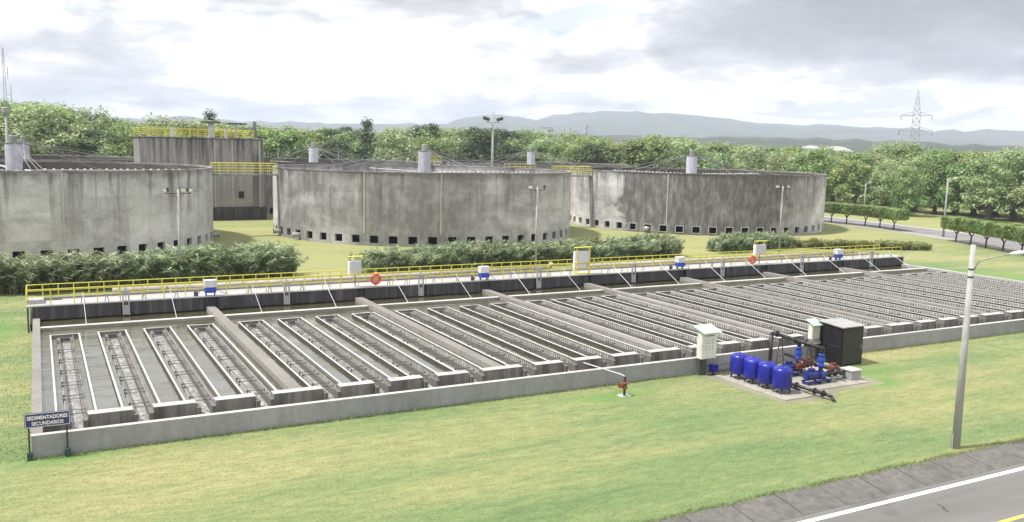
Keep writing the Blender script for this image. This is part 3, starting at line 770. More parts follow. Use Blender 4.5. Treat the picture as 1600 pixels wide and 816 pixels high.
flood_pole(12.65, 48, 9.3, 'left floodlight pole in front of the pale tank, with three lamps', [(-1.1, -60), (.45, 0), (1.05, 35)], 1.15)
flood_pole(51.4, 46, 9.6, 'middle floodlight pole in front of the weathered tank, with two lamps', [(-.95, -20), (.95, 60)], 1.0)
flood_pole(93.55, 50, 9.4, 'right floodlight pole in front of the blackened tank, with two lamps', [(-1.0, -40), (1.0, -20)], 1.05)
fp = thing('floodlight_pole', 'tallest floodlight pole, standing behind the middle tank against the hills', 'floodlight pole', (83.4, 121, 0), 0, 'floodlight poles')
MB().tube((0,0,0), (0,0,21.1), .30, .2, 12).build('pole', M['polegrey'], fp, True)
MB().box(-1.7, 1.7, -.05, .05, 18.9, 19.05).build('crossarm', M['galv'], fp)
for s in (-1, 1):
    for k, dx in enumerate((1.2, 1.9)):
        MB().obox((s*dx, 0, 19.6+.2*k), (.32,0,.12*s), (0,.2,0), (-.1*s,0,.3)).build('lamp_head', M['steel_dark'], fp, bevel=.04)
# roadside lamp in the foreground
sl = thing('street_lamp', 'pale concrete street lamp in the right foreground beside the kerb', 'street lamp', (39.5, -16.36, 0))
p = MB(); p.tube((0,0,0), (0,0,9.92), .2, .115, 20); p.build('pole', M['polegrey'], sl, True)
for zc_, rc_ in ((8.35, .14), (8.72, .136)): MB().tube((0,0,zc_), (0,0,zc_+.08), rc_, n=20).build('clamp_band', M['steel_dark'], sl)
ar = [(.13, 0, 8.4), (.2, -.02, 8.75), (.34, -.04, 9.0), (.62, -.08, 9.16), (1.1, -.14, 9.25), (2.5, -.3, 9.42)]
MB().path(ar, .032, 8).build('arm', M['galv'], sl, True)
hd = MB(); hd.lathe([(.03,0),(.1,.08),(.15,.3),(.17,.6),(.13,.95),(.05,1.1)], 16)
me = hd.mesh('lamp_head', M['panelgrey'], True)
lo_ = link('lamp_head', me, sl, (2.4, -.29, 9.42)); lo_.rotation_euler = (0, R(86), R(-7)); lo_.scale = (.62, 1, 1)
MB().box(-.28, -.25, -.02, .02, 0, .75).build('conduit', M['galv'], sl)
def lamp_far(x, y, h, arm, lab):
    t = thing('street_lamp', lab, 'street lamp', (x, y, 0), 0, 'street lamps along the rear road')
    MB().tube((0,0,0), (0,0,h), .2, .13, 10).build('pole', M['polegrey'], t, True)
    MB().path([(.1,0,h-.9), (arm*.4,0,h-.1), (arm,0,h+.1)], .05, 6).build('arm', M['galv'], t)
    MB().obox((arm+.35, 0, h+.12), (.45,0,.05), (0,.16,0), (0,0,.08)).build('lamp_head', M['white'], t, bevel=.03)
lamp_far(141.5, 58.9, 10.2, 1.6, 'rear street lamp with its pole standing among the right hedge trees')
lamp_far(176, 105.5, 7.3, 1.1, 'small far street lamp at the dark wood behind the left hedge trees')
# thin posts with wires behind the far tanks
pxs = [(53.7, 12.6), (69.0, 12.9), (86.1, 12.2), (101.2, 12.5), (105.8, 13.6), (132.6, 12.6), (142.9, 12.2), (157.1, 12.4), (179.6, 11.3), (229, 11.9)]
for i, (x, z) in enumerate(pxs):
    t = thing('fence_post', 'thin pale post in the line behind the far tanks', 'post', (x, 180, 0), 0, 'thin posts behind the far tanks')
    MB().tube((0,0,0), (0,0,z), .13, .1, 8).build('shaft', M['polegrey'], t); MB().box(-.5, .5, -.05, .05, z-.25, z-.13).build('crossbar', M['galv'], t)
wr = MB()
for i in range(len(pxs)-1):
    (xa, za), (xb, zb) = pxs[i], pxs[i+1]
    for off in (-.4, .4):
        prev = None
        for k in range(7):
            f = k/6; q_ = (xa+(xb-xa)*f, 180+off*.3, za+(zb-za)*f-.2-.9*4*f*(1-f)*.6)
            if prev: wr.tube(prev, q_, .02, n=4)
            prev = q_
tag(wr.build('overhead_wire', M['cable']), 'thin sagging wires strung along the posts behind the far tanks', 'wire')
# lattice radio mast at the left edge
ms = thing('radio_mast', 'slim radio mast with rod antennas at the left edge above the pale tank', 'mast', (-3.3, 121, 0))
MB().tube((0,0,0), (0,0,17.6), .28, .2, 10).build('pole', M['polegrey'], ms, True)
MB().lathe([(.5,17.6),(.55,17.8),(.55,18.5),(.4,18.6)], 10).build('lamp_basket', M['motor'], ms)
lt = MB()
for k in range(3):
    a = 2*math.pi*k/3; pa = Vector((.28*math.cos(a), .28*math.sin(a), 18.6)); pb = Vector((.12*math.cos(a), .12*math.sin(a), 28)); lt.tube(tuple(pa), tuple(pb), .035, n=5)
z = 18.8
while z < 27.6:
    for k in range(3):
        a = 2*math.pi*k/3; c = 2*math.pi*((k+1) % 3)/3; r_ = .28-.16*(z-18.6)/9.4
        lt.tube((r_*math.cos(a), r_*math.sin(a), z), (r_*math.cos(c), r_*math.sin(c), z+.5), .02, n=4)
    z += .5
lt.tube((.9,0,19.3), (.9,0,22), .05, n=5); lt.tube((.2,0,20.6), (.9,0,20.6), .04, n=5); lt.tube((.55,0,23), (.55,0,25), .05, n=5); lt.tube((.1,0,24), (.55,0,24), .04, n=5)
lt.build('lattice', M['galv'], ms)

# ------------------------------------------------------------------ pump station on the lawn
pad = thing('pump_pad', 'pale concrete pad under the blue tanks and pumps', 'concrete pad', (42, -3.6, 0))
part('slab', MB().box(-4.2, -2.0, -3.3, 2.7, -.1, .07), M['slab'], pad)
part('slab', MB().box(-1.99, 3.7, -2.4, 2.9, -.1, .06), M['slab'], pad)
part('bare_edge', MB().poly([(-5.0, 3.5, .004), (-4.6, -3.6, .004), (-1.5, -4.2, .004), (.5, -3.0, .004), (4.6, -2.9, .004), (4.5, 3.5, .004)]), M['soil'], pad, 0)
proto = None
for k, (y, lab) in enumerate(((-2.0, 'blue pressure tank nearest the basin wall, first of four'), (-3.2, 'blue pressure tank second from the basin wall'), (-4.4, 'blue pressure tank third from the basin wall'), (-5.6, 'blue pressure tank farthest from the basin wall, nearest the viewer'))):
    if proto is None:
        t = thing('pressure_tank', lab, 'pressure tank', (38.75, y, .07), 0, 'row of blue pressure tanks')
        MB().lathe([(.3,.27),(.46,.3),(.54,.36),(.575,.44),(.575,1.33),(.55,1.42),(.46,1.5),(.3,1.56),(.1,1.58)], 32).build('vessel', M['blue'], t, True)
        for a in (40, 130, 220, 310): MB().box(-.04, .04, -.04, .04, 0, .34).build('leg', M['steel_dark'], t).location = (.46*math.cos(R(a)), .46*math.sin(R(a)), 0)
        MB().lathe([(.07,1.575),(.07,1.62),(.03,1.64)], 10).build('valve_cap', M['pumpblue'], t); proto = t
    else:
        c = copy_tree(proto); c.location.y = y; c['label'] = lab
    
mf = MB(); mf.path([(39.6, -1.6, .28), (39.6, -6.2, .28)], .07, 8)
for y in (-2, -3.2, -4.4, -5.6): mf.tube((38.75, y, .28), (39.6, y, .28), .04, n=8)
tag(mf.build('tank_header_pipe', M['pipeblack']), 'thin black pipe linking the four blue pressure tanks', 'pipe')
# long outlet pipe lying towards the road
t = thing('outlet_pipe', 'long black pipe lying on the pad, ending in an elbow in the grass', 'pipe', (40.3, -5.2, 0))
MB().path([(-.3, 1.4, .3), (-.05, -2.3, .3), (0, -2.75, .24), (.02, -3.0, -.05)], .1, 12).build('tube', M['pipeblack'], t, True)
for y in (-.2, -1.6, -2.2): MB().tube((-.15-.02*y, y-.04, .3), (-.15-.02*y, y+.04, .3), .19, n=14).build('flange', M['pipeblack'], t)
# pumps
def pump(x, y, lab):
    t = thing('pump', lab, 'pump', (x, y, .06), 0, 'blue horizontal pumps')
    s = MB(); s.box(-1.1, .95, -.28, -.2, .16, .24); s.box(-1.1, .95, .2, .28, .16, .24)
    for sx in (-.95, 0, .8): s.box(sx-.05, sx+.05, -.28, .28, .0, .16)
    s.build('skid', M['pumpblue'], t)
    m_ = MB(); m_.tube((-1.0,0,.55), (-.2,0,.55), .27, n=18); m_.tube((-1.1,0,.55), (-1.0,0,.55), .22, n=18)
    for k in range(12):
        a = 2*math.pi*k/12; m_.obox((-.6, .28*math.cos(a), .55+.28*math.sin(a)), (.36,0,0), (0,.03*math.cos(a),.03*math.sin(a)), (0,-.008*math.sin(a),.008*math.cos(a)))
    m_.box(-.75, -.4, -.12, .12, .8, .98); m_.build('motor', M['pumpblue'], t)
    v = MB(); v.tube((.05,0,.5), (.35,0,.5), .3, n=18); v.tube((-.2,0,.52), (.05,0,.5), .12, n=12); v.tube((.35,0,.5), (.75,0,.5), .13, n=12); v.tube((.2,0,.5), (.2,0,1.0), .13, n=12); v.tube((.2,0,.98), (.2,0,1.05), .2, n=14)
    v.build('volute', M['pumpblue'], t)
pump(42.6, -2.9, 'blue pump nearer the basin wall')
pump(42.45, -4.9, 'blue pump nearer the viewer, beside the last blue tank')
# discharge columns with blue check valves up to the manifold
mn = thing('pipe_manifold', 'black steel pipework rising from the pumps to an overhead manifold by the wall', 'pipework', (43.0, -3.4, 0))
m_ = MB()
m_.path([(-.45, 2.65, .1), (-.45, 2.65, 2.3), (-.43, 2.5, 2.4), (-.3, -1.6, 2.2)], .125, 12)
m_.build('overhead_pipe', M['pipeblack'], mn, True)
for (px_, py_) in ((-.2, .5), (-.35, -1.5)):
    v = MB(); v.tube((px_, py_, 1.1), (px_, py_, 2.25), .1, n=12); v.tube((px_, py_, 1.98), (px_, py_, 2.08), .17, n=12); v.build('riser', M['pipeblack'], mn)
    c = MB(); c.lathe([(.12,1.1),(.2,1.12),(.2,1.18),(.15,1.22),(.23,1.4),(.23,1.6),(.15,1.78),(.2,1.8),(.2,1.86),(.1,1.88)], 16, (px_, py_, 0)); c.build('check_valve', M['boxblue'], mn, True)
for pts, r_ in (([(.6, 2.4, .95), (1.15, -1.9, .62)], .12), ([(.1, .5, .6), (1.0, .45, .7)], .11), ([(-.1, -1.5, .56), (1.9, -1.35, .5)], .12), ([(1.1, -.6, .75), (2.5, -1.0, .5)], .11), ([(.9, 1.2, .85), (1.6, .3, .6)], .1)):
    sp_ = MB(); sp_.path(pts, r_, 12)
    p0 = Vector(pts[0]); p1 = Vector(pts[-1])
    for f in (.25, .55, .85): q = p0.lerp(p1, f); dd = (p1-p0).normalized()*.05; sp_.tube(tuple(q-dd), tuple(q+dd), r_*1.7, n=14)
    sp_.build('suction_pipe', M['pipeblack'], mn, True)
for (x, y, z) in ((-.35, .2, .72), (.55, .35, .82), (1.15, -1.15, .72)):
    v = MB(); v.lathe([(.17,-.2),(.17,-.14),(.13,-.1),(.16,.1),(.18,.13),(.07,.18),(.05,.34)], 12, (x, y, z)); v.torus((x,y,z+.34), .14, .025, (1,0,0), (0,1,0), 14, 6); v.tube((x-.24, y, z), (x+.24, y, z), .12, n=10); v.tube((x-.26, y, z), (x-.21, y, z), .19, n=12); v.tube((x+.21, y, z), (x+.26, y, z), .19, n=12); v.build('gate_valve', M['valve'], mn)
for (y, x) in ((2.0, -.35), (1.85, .15), (-.6, -.1), (-.6, .35)):
    pass
st = MB()
for y in (1.9, -.3):
    xx = -.36 + (1.9-y)*.11
    for s_ in (-.38, .38): st.tube((xx+s_, y, .06), (xx+s_*.25, y, 2.2), .035, n=6)
    st.tube((xx-.25, y, 1.0), (xx+.25, y, 1.0), .025, n=6)
st.build('trestle', M['steel_dark'], mn)
for (yy_, z) in ((2.2, 2.386), (.6, 2.307), (-.2, 2.268)): MB().tube((-.43+(2.5-yy_)*.032, yy_-.05, z), (-.43+(2.5-yy_)*.032, yy_+.05, z), .2, n=14).build('flange', M['pipeblack'], mn)
# meter box
t = thing('meter_box', 'small grey concrete meter box at the right edge of the pad', 'meter box', (45.3, -4.9, .0))
MB().box(-.42, .42, -.45, .45, 0, .62).build('walls', M['tower'], t, bevel=.02); MB().box(-.47, .47, -.5, .5, .62, .69).build('lid', M['conc_top'], t, bevel=.015)
# black cabinet with grey roof
t = thing('sheet_cabinet', 'tall black sheet metal cabinet with grey sloping roof against the basin wall', 'cabinet', (48.35, -1.35, 0))
MB().box(-1.0, 1.0, -.95, 1.05, .02, 2.62).build('body', M['cabinet'], t, bevel=.02)
for a in (1.3,): MB().box(-1.012, 1.012, -.962, 1.062, a-.012, a+.012).build('seam', M['steel_dark'], t)
MB().box(-.92, .92, -.975, -.955, .12, 2.5).build('door', M['cabinet'], t, bevel=.008).data.materials[0] = M['pipeblack']
MB().obox((0, .03, 2.70), (1.1,0,.0), (0,1.12,.06), (0,-.002,.035)).build('roof', M['cabtop'], t)
MB().box(.75, .8, -1.0, -.97, 1.1, 1.35).build('handle', M['galv'], t)
# wall panels with green rain roofs
def wallpanel(x, y, z0, w, h, d, lab, post, plate=False):
    t = thing('switch_panel', lab, 'switch panel', (x, y, 0), 0, 'switch panels with pale green rain roofs')
    MB().box(-w/2, w/2, -d/2, d/2, z0, z0+h).build('case', M['cream'], t, bevel=.025)
    MB().box(-w/2+.05, w/2-.05, -d/2-.02, -d/2-.002, z0+.05, z0+h-.05).build('door', M['cream'], t, bevel=.01)
    if not plate:
        for i, zz in enumerate((.35, .55, .78, .98)):
            for j in (-.22, 0, .22): MB().tube((j*w*.9, -d/2-.05, z0+h*.18+zz*h*.55), (j*w*.9, -d/2-.02, z0+h*.18+zz*h*.55), .03, n=8).build('button', M['steel_dark'], t)
        MB().box(-w*.28, w*.28, -d/2-.03, -d/2-.021, z0+h*.87, z0+h*.9).build('name_strip', M['steel_dark'], t)
    r = MB(); r.obox((0, 0, z0+h+.2), (w*.62,0,0), (0,d*1.15,.16), (0,-.01,.015)); r.build('rain_roof', M['green_sheet'], t)
    p_ = MB()
    for sx in (-w*.5, w*.5): p_.tube((sx, d*.4, z0+h*.8), (sx, d*.4, z0+h+.22), .02, n=6)
    p_.build('roof_stay', M['galv'], t)
    if post:
        q_ = MB(); q_.box(-w*.45, -w*.38, -.05, .05, 0, z0); q_.box(-w*.28, w*.0, -.03, .09, 0, z0); q_.build('duct', M['steel_dark'], t)
        MB().path([(.0,0,.55), (.5,-.02,.5), (.9,-.02,.52), (3.4,.05,.62)], .02, 6).build('conduit', M['steel_dark'], t)
    return t
wallpanel(37.5, -.33, 1.08, 1.2, 1.68, .5, 'larger cream switch panel with rows of buttons, left of the blue tanks', True)
t = wallpanel(47.0, -.2, 1.5, .8, .95, .35, 'smaller cream switch panel beside the black cabinet', False, True)
MB().box(-.65, .65, -.3, .22, 1.2, 1.26).build('shelf', M['conc_top'], t); MB().box(-.6, .6, -.25, -.2, 1.3, 1.45).build('tray', M['galv'], t)
for sx in (-.4, .4): MB().box(sx-.03, sx+.03, -.2, -.14, 0, 1.2).build('post', M['steel_dark'], t)
# small blue box at the foot of the wall
t = thing('junction_box', 'small blue box low on the basin wall beside the first blue tank', 'junction box', (38.35, -.6, 0)); t.location = (37.95, -.55, 0)
MB().box(-.22, .22, -.2, .2, .2, .68).build('case', M['blue'], t, bevel=.02); MB().box(-.06, .06, -.06, .06, 0, .2).build('stand', M['steel_dark'], t)
# standpipe with red valve and white pipe over the wall
t = thing('standpipe', 'dark standpipe with red valve and white pipe rising over the basin wall', 'standpipe', (29.9, -2.27, 0))
MB().tube((0,0,.0), (0,0,1.15), .075, n=12).build('riser', M['pipeblack'], t)
v = MB(); v.lathe([(.17,.46),(.17,.54),(.12,.58),(.16,.72),(.17,.78),(.05,.84)], 12); v.tube((-.35,-.05,.66), (.1,0,.66), .07, n=10); v.tube((-.4,-.06,.66), (-.36,-.05,.66), .15, n=12); v.build('valve', M['valve'], t)
MB().path([(0,0,1.15), (-.05,.3,1.2), (-.75, 3.2, 1.3)], .032, 10).build('white_pipe', M['panelgrey'], t)
MB().box(-.35, .35, -.25, .25, 0, .05).build('footing', M['conc_top'], t)

# ------------------------------------------------------------------ name board
sg = thing('name_board', 'dark blue board reading SEDIMENTADORES SECUNDARIOS at the front left basin corner', 'sign', (.66, -.12, 0), R(-2))
MB().box(-.9, .9, -.03, .03, 1.45, 2.1).build('board', M['signblue'], sg, bevel=.01)
for (a, b, c, d) in ((-.87,.87,2.06,2.08), (-.87,.87,1.47,1.49), (-.87,-.85,1.49,2.06), (.85,.87,1.49,2.06)): MB().box(a, b, -.035, -.031, c, d).build('border', M['white'], sg)
for sx in (-.74, .74):
    MB().box(sx-.035, sx+.035, -.03, .03, .0, 1.45).build('post', M['signpost'], sg); f_ = MB().box(sx-.11, sx+.11, -.11, .11, -.05, .36).build('footing', M['greenbase'], sg, bevel=.02)
for txt, z in (('SEDIMENTADORES', 1.81), ('SECUNDARIOS', 1.555)):
    cu = bpy.data.curves.new('lettering', 'FONT'); cu.body = txt; cu.size = .225; cu.align_x = 'CENTER'; cu.extrude = .004; cu.offset = .006
    ob = bpy.data.objects.new('lettering_tmp', cu); col.objects.link(ob)
    bpy.context.view_layer.update()
    me = bpy.data.meshes.new_from_object(ob.evaluated_get(bpy.context.evaluated_depsgraph_get())); bpy.data.objects.remove(ob)
    me.materials.clear(); me.materials.append(M['white'])
    w = max(v.co.x for v in me.vertices) - min(v.co.x for v in me.vertices)
    lo_ = link('lettering', me, sg, (0, -.037, z)); lo_.rotation_euler = (R(90), 0, 0)
    tw_ = 1.58 if len(txt) > 12 else 1.24
    lo_.scale = (tw_/w, 1, 1)

# ------------------------------------------------------------------ planting
def leafquad(mb, c, L_, W, d, n):
    d = d.normalized(); s = d.cross(n)
    if s.length < 1e-4: s = d.orthogonal()
    s.normalize(); a = c - d*(L_/2)
    mb.v += [tuple(a), tuple(c - s*(W/2) ), tuple(c + d*(L_/2)), tuple(c + s*(W/2))]
    k = len(mb.v); mb.face([k-4, k-3, k-2, k-1])
def rv(rng):
    while True:
        v = Vector((rng.uniform(-1,1), rng.uniform(-1,1), rng.uniform(-1,1)))
        if .05 < v.length < 1: return v.normalized()
def make_tree(seed, h, w, nclump, nleaf, lsz, low=.25, conic=False, squash=.75):
    """returns trunk mesh builder and crown mesh builder (unit: metres, base at 0)"""
    rng = random.Random(seed); tb = MB(); cb = MB()
    th = h*low
    pts = [Vector((0,0,0))]; p = Vector((0,0,0))
    for k in range(4):
        p = p + Vector((rng.uniform(-.2,.2)*w*.15, rng.uniform(-.2,.2)*w*.15, (th*1.6)/4)); pts.append(p.copy())
    r0 = .05*w + .08; tb.path([tuple(q) for q in pts], [r0, r0*.8, r0*.7, r0*.6, r0*.45], 7)
    clumps = []
    tries = 0
    while len(clumps) < nclump and tries < 6000:
        tries += 1
        u = rng.random(); z = th + (h-th)*u
        if conic: rad = w*.5*(1-u)**.85*(.85+.3*rng.random()) + .1
        else:
            e = (u-.42)/.62; rad = w*.5*math.sqrt(max(0.02, 1-e*e))
            rad *= .72 + .55*abs(noise.noise(Vector((seed*3.1+u*2, math.cos(tries*1.3), math.sin(tries*1.3)))))
        a = rng.uniform(0, 2*math.pi); rr = rad*(rng.random()**.45)
        c = Vector((rr*math.cos(a), rr*math.sin(a), z))
        cr = (h-th)*(.085 if conic else .12)*rng.uniform(.75, 1.35)
        clumps.append((c, cr))
    for i, (c, cr) in enumerate(clumps):
        if i % 6 == 0:
            q = pts[rng.randint(2, 4)]; mid = (q + c)/2 + Vector((0,0,-.05*h)); tb.path([tuple(q), tuple(mid), tuple(c)], [r0*.3, r0*.18, r0*.06], 5)
        for k in range(nleaf):
            o_ = rv(rng); f = rng.random()**.4
            pos = c + Vector((o_.x*cr*1.25*f, o_.y*cr*1.25*f, o_.z*cr*squash*f))
            nrm = (o_*.7 + Vector((0,0,1.0)) + rv(rng)*.5).normalized()
            d = rv(rng) + Vector((0,0,-.25)); ls = lsz*rng.uniform(.6, 1.35)
            leafquad(cb, pos, ls, ls*.62, d - nrm*d.dot(nrm)*.8, nrm)
    return tb, cb
KINDS = []
specs = [  # seed, h, w, clumps, leaves, leaf size, low, conic, leaf material, label
    (11, 14, 12, 66, 78, .54, .16, False, 'leaf_a'), (12, 12, 13, 66, 78, .54, .14, False, 'leaf_b'), (13, 16, 12, 68, 78, .56, .18, False, 'leaf_a'),
    (14, 13, 14, 66, 78, .54, .16, False, 'leaf_d'), (15, 11, 11, 60, 76, .54, .16, False, 'leaf_b'), (16, 15, 11, 62, 76, .54, .2, False, 'leaf_c'),
    (17, 12, 12, 62, 76, .54, .18, False, 'leaf_d'), (18, 13, 10, 62, 76, .54, .18, False, 'leaf_a')]
for (sd, h, w, nc, nl, ls, low, cn_, lm) in specs:
    tb, cb = make_tree(sd, h, w, nc, nl, ls, low, cn_)
    KINDS.append((tb.mesh('trunk', M['bark']), cb.mesh('crown', M[lm]), h))
CON = []
for sd in (31, 32):
    tb, cb = make_tree(sd, 18, 6.0, 60, 40, .55, .12, True); CON.append((tb.mesh('trunk', M['bark']), cb.mesh('crown', M['leaf_c']), 18))
CAM = Vector((.69670813, -42.76851351, 14.0))
def place_tree(kind, x, y, height, lab, group, rng, cat='tree', wide=1.0):
    tm, cm, h = kind; s = height/h
    t = thing('tree', lab, cat, (x, y, 0), rng.uniform(0, 6.28), group)
    t.scale = (s*wide, s*wide, s)
    link('trunk', tm, t); link('crown', cm, t)
def az_xy(az, d): return CAM.x + d*math.sin(R(az)), CAM.y + d*math.cos(R(az))
rng = random.Random(5)
# height of the wood along the horizon (azimuth from the camera position, metres)
prof = [(-10, 24), (-2, 23), (0, 22), (2, 21), (5, 20), (9, 19), (13, 18.5), (17, 17.5), (21, 17.8), (24, 18.6), (27, 18.4), (31, 17.6), (34, 17.0), (38, 17.2), (41, 16.2), (44, 15.0), (48, 15.2), (50, 16), (53, 16.4), (55, 15), (58, 16), (68, 16.5)]
def hp_(az):
    for (a, h0), (b, h1) in zip(prof, prof[1:]):
        if a <= az <= b: return h0 + (h1-h0)*(az-a)/(b-a)
    return 16
LAB = ['leafy green tree in the wood behind the concrete tanks', 'pale yellow green tree in the wood behind the tanks', 'leafy green tree in the wood behind the concrete tanks', 'grey green tree in the wood behind the tanks',
       'pale yellow green tree in the wood behind the tanks', 'dark green tree in the wood behind the tanks', 'grey green tree in the wood behind the tanks', 'leafy green tree in the wood behind the concrete tanks']
LABR = ['leafy green tree of the wood across the rear road', 'pale yellow green tree of the wood across the rear road', 'leafy green tree of the wood across the rear road', 'grey green tree of the wood across the rear road',
       'pale yellow green tree of the wood across the rear road', 'dark green tree of the wood across the rear road', 'grey green tree of the wood across the rear road', 'leafy green tree of the wood across the rear road']
for (d0, step, hs) in ((252, 1.75, .93), (285, 1.6, .98), (335, 1.5, 1.0), (420, 1.7, 1.0)):
    az = -7.0
    while az < 66:
        a = az + rng.uniform(-.5, .5); d = d0*rng.uniform(.96, 1.05)
        if a > 46: d *= .985
        h = hp_(a)
        top = CAM.z + (h-14)*d/255.0 if d0 > 252 else h
        hh = top*hs*rng.uniform(.84, 1.06)
        x, y = az_xy(a, d)
        k = rng.choice([0,1,2,3,4,5,6,7] if a < 44 else [0,1,3,3,4,6,6,7])
        L_ = (LABR if a > 47.5 else LAB)[k]
        place_tree(KINDS[k], x, y, hh, L_, L_.replace('tree', 'trees', 1), rng, wide=rng.uniform(1.1, 1.45))
        az += step*rng.uniform(.8, 1.25)
# trees standing forward of the wood on the right
for (az, d, h, k) in ((48.9, 238, 12.5, 4), (50.8, 236, 12, 3), (52.2, 228, 11.0, 0), (53.6, 240, 15, 2), (54.8, 233, 12, 7), (56.3, 226, 14, 3), (57.6, 229, 15.5, 6), (59.2, 222, 14.5, 3), (61, 220, 15, 0), (55.6, 242, 15, 1), (58.4, 238, 16, 1)):
    x, y = az_xy(az, d); L_ = LABR[k].replace('of the wood', 'at the front of the wood')
    place_tree(KINDS[k], x, y, h, L_, L_.replace('tree', 'trees', 1), rng)
# dark conifers breaking the skyline
for i, (az, d, h) in enumerate(((18.8, 262, 20.9), (22.95, 262, 20.2), (9.4, 330, 24.0))):
    x, y = az_xy(az, d); L_ = ['pointed dark conifer above the wood midway between two tank columns', 'pointed dark conifer above the wood close to the middle tank column', 'small pointed dark conifer above the wood left of the tower'][i]
    place_tree(CON[i % 2], x, y, h, L_, 'pointed dark conifers', rng)
for (az, d, h) in ((27.2, 310, 19.8), (28.0, 312, 19.2), (22.3, 300, 20.2)):
    x, y = az_xy(az, d); place_tree(KINDS[5], x, y, h, 'dark round-headed tree rising above the wood behind the middle tank', 'dark round-headed trees', rng)
# a distant wooded mass behind the first rows
# clipped hedge trees by the rear road
def hedge_tree(seed):
    rng = random.Random(seed); tb = MB(); cb = MB()
    tb.path([(0,0,-.1), (.08,.03,.9), (.12,.05,1.35)], [.16,.13,.11], 7)
    for (dx, dy) in ((-.9,.1), (.75,-.2), (.25,.6), (-.2,-.6)): tb.path([(.12,.05,1.3), (.12+dx*.5, .05+dy*.5, 1.8), (dx, dy, 2.5)], [.09,.07,.05], 6)
    hx, hy, hz, cz = 1.75, 2.75, 1.12, 3.12
    for k in range(5200):
        p = Vector((rng.uniform(-1,1), rng.uniform(-1,1), rng.uniform(-1,1)))
        ax = rng.randint(0, 5)
        if ax < 3: p[ax] = rng.choice((-1, 1))*rng.uniform(.86, 1.0)
        if ax == 3: p[2] = rng.uniform(.8, 1)
        l4 = (abs(p.x)**5 + abs(p.y)**5 + abs(p.z)**5)**.2
        if l4 > 1: p /= l4
        wob = 1 + .06*noise.noise(p*2.2 + Vector((seed, 0, 0)))
        c = Vector((p.x*hx*wob, p.y*hy, cz + p.z*hz*wob))
        n_ = (p + rv(rng)*.7).normalized(); d = rv(rng); leafquad(cb, c, rng.uniform(.16,.3), rng.uniform(.1,.17), d - n_*d.dot(n_)*.8, n_)
    n = len(cb.v); cb.box(-hx*.72, hx*.72, -hy*.86, hy*.86, cz-hz*.62, cz+hz*.62)
    return tb.mesh('trunk', M['bark']), cb.mesh('crown', M['leaf_hedge'])
HT = [hedge_tree(s) for s in (3, 4, 5)]
hl = [(144.9, 92.5), (145.2, 87.6), (145.2, 83.6), (145.4, 79.2), (144.6, 75.0), (143.3, 70.8)]
hr = [(135.2, 52.0), (133.2, 48.0), (131.2, 44.0), (129.2, 39.9), (127.0, 35.6), (124.6, 31.5), (122, 27.5)]
for i, (x, y) in enumerate(hl + hr):
    left = i < len(hl); row = hl if left else hr; k = i if left else i-len(hl)
    a_ = row[max(0, k-1)]; b_ = row[min(len(row)-1, k+1)]; ang = math.atan2(b_[0]-a_[0], -(b_[1]-a_[1]))
    L_ = 'flat-topped clipped tree in the hedge row beside the blackened tank' if left else 'flat-topped clipped tree in the hedge row at the right edge'
    t = thing('hedge_tree', L_, 'tree', (x, y, 0), ang, 'clipped trees beside the blackened tank' if left else 'clipped trees at the right edge')
    tm, cm = HT[i % 3]; link('trunk', tm, t); link('crown', cm, t)
    if i % 2: t.scale = (1, -1, 1)
# arching grassy shrubs in rows behind the basin
def shrub(seed, h, w, stems, leaves, mat, lean=.9):
    rng = random.Random(seed); sb = MB(); lb = MB()
    for s in range(stems):
        bx, by = rng.uniform(-w*.45, w*.45), rng.uniform(-w*.32, w*.32); hh = h*rng.uniform(.55, 1.08)
        az = rng.gauss(0, .75); out = hh*rng.uniform(.25, .75)*lean
        dirn = Vector((math.cos(az), math.sin(az)*.8 - .25, 0)); prev = None
        for k in range(6):
            f = k/5; q = Vector((bx, by, 0)) + dirn*(out*f*f) + Vector((0, 0, hh*(f - .22*f*f*f)))
            if prev is not None: sb.tube(tuple(prev), tuple(q), .018, .012, 3, False)
            prev = q
        for k in range(leaves):
            f = rng.uniform(.18, 1.0)
            q = Vector((bx, by, 0)) + dirn*(out*f*f) + Vector((0, 0, hh*(f - .22*f*f*f))) + rv(rng)*.16
            d = Vector((1.0, -.1, -.15)) + rv(rng)*.85; n_ = Vector((-.15, -.2, 1)) + rv(rng)*.45
            leafquad(lb, q, rng.uniform(.5, 1.0), rng.uniform(.09, .16), d, n_.normalized())
    n = len(lb.v); lb.cur = 1
    lb.v += sb.v
    for f_ in sb.f: lb.face([n+i for i in f_])
    return lb.mesh('foliage', [M[mat], M['leaf_shrub2']])
SH = [shrub(s, 3.55, 3.2, 46, 30, 'leaf_shrub') for s in (41, 42, 43, 44)]
SD = [shrub(s, 1.7, 2.4, 34, 26, 'leaf_shrub2', .5) for s in (51, 52)]
def shrub_row(x0, x1, y0, y1, step, kinds, hs, lab, grp, seed, rows=((0, 1),)):
    rng = random.Random(seed)
    for (dy, hf) in rows:
        x = x0 + rng.uniform(0, .6)
        while x < x1:
            f = (x-x0)/(x1-x0)
            t = link('shrub', kinds[rng.randrange(len(kinds))], None, (x, y0 + (y1-y0)*f + dy + rng.uniform(-.4, .4), 0), rot=(0, 0, rng.uniform(-.35, .35)))
            tag(t, lab, 'shrub', grp)
            s = rng.uniform(.86, 1.12)*hs*hf*(.8 if (x-x0 < 1.5 or x1-x < 1.8) else 1); t.scale = (s*1.05, s*rng.choice((1, -1)), s)
            x += step*rng.uniform(.82, 1.2)
shrub_row(-7, 23.8, 47.6, 49.0, 1.9, SH, 1.18, 'arching grey green shrub in the left row before the pale tank', 'arching shrubs before the pale tank', 1, ((0, .88), (2.4, .96)))
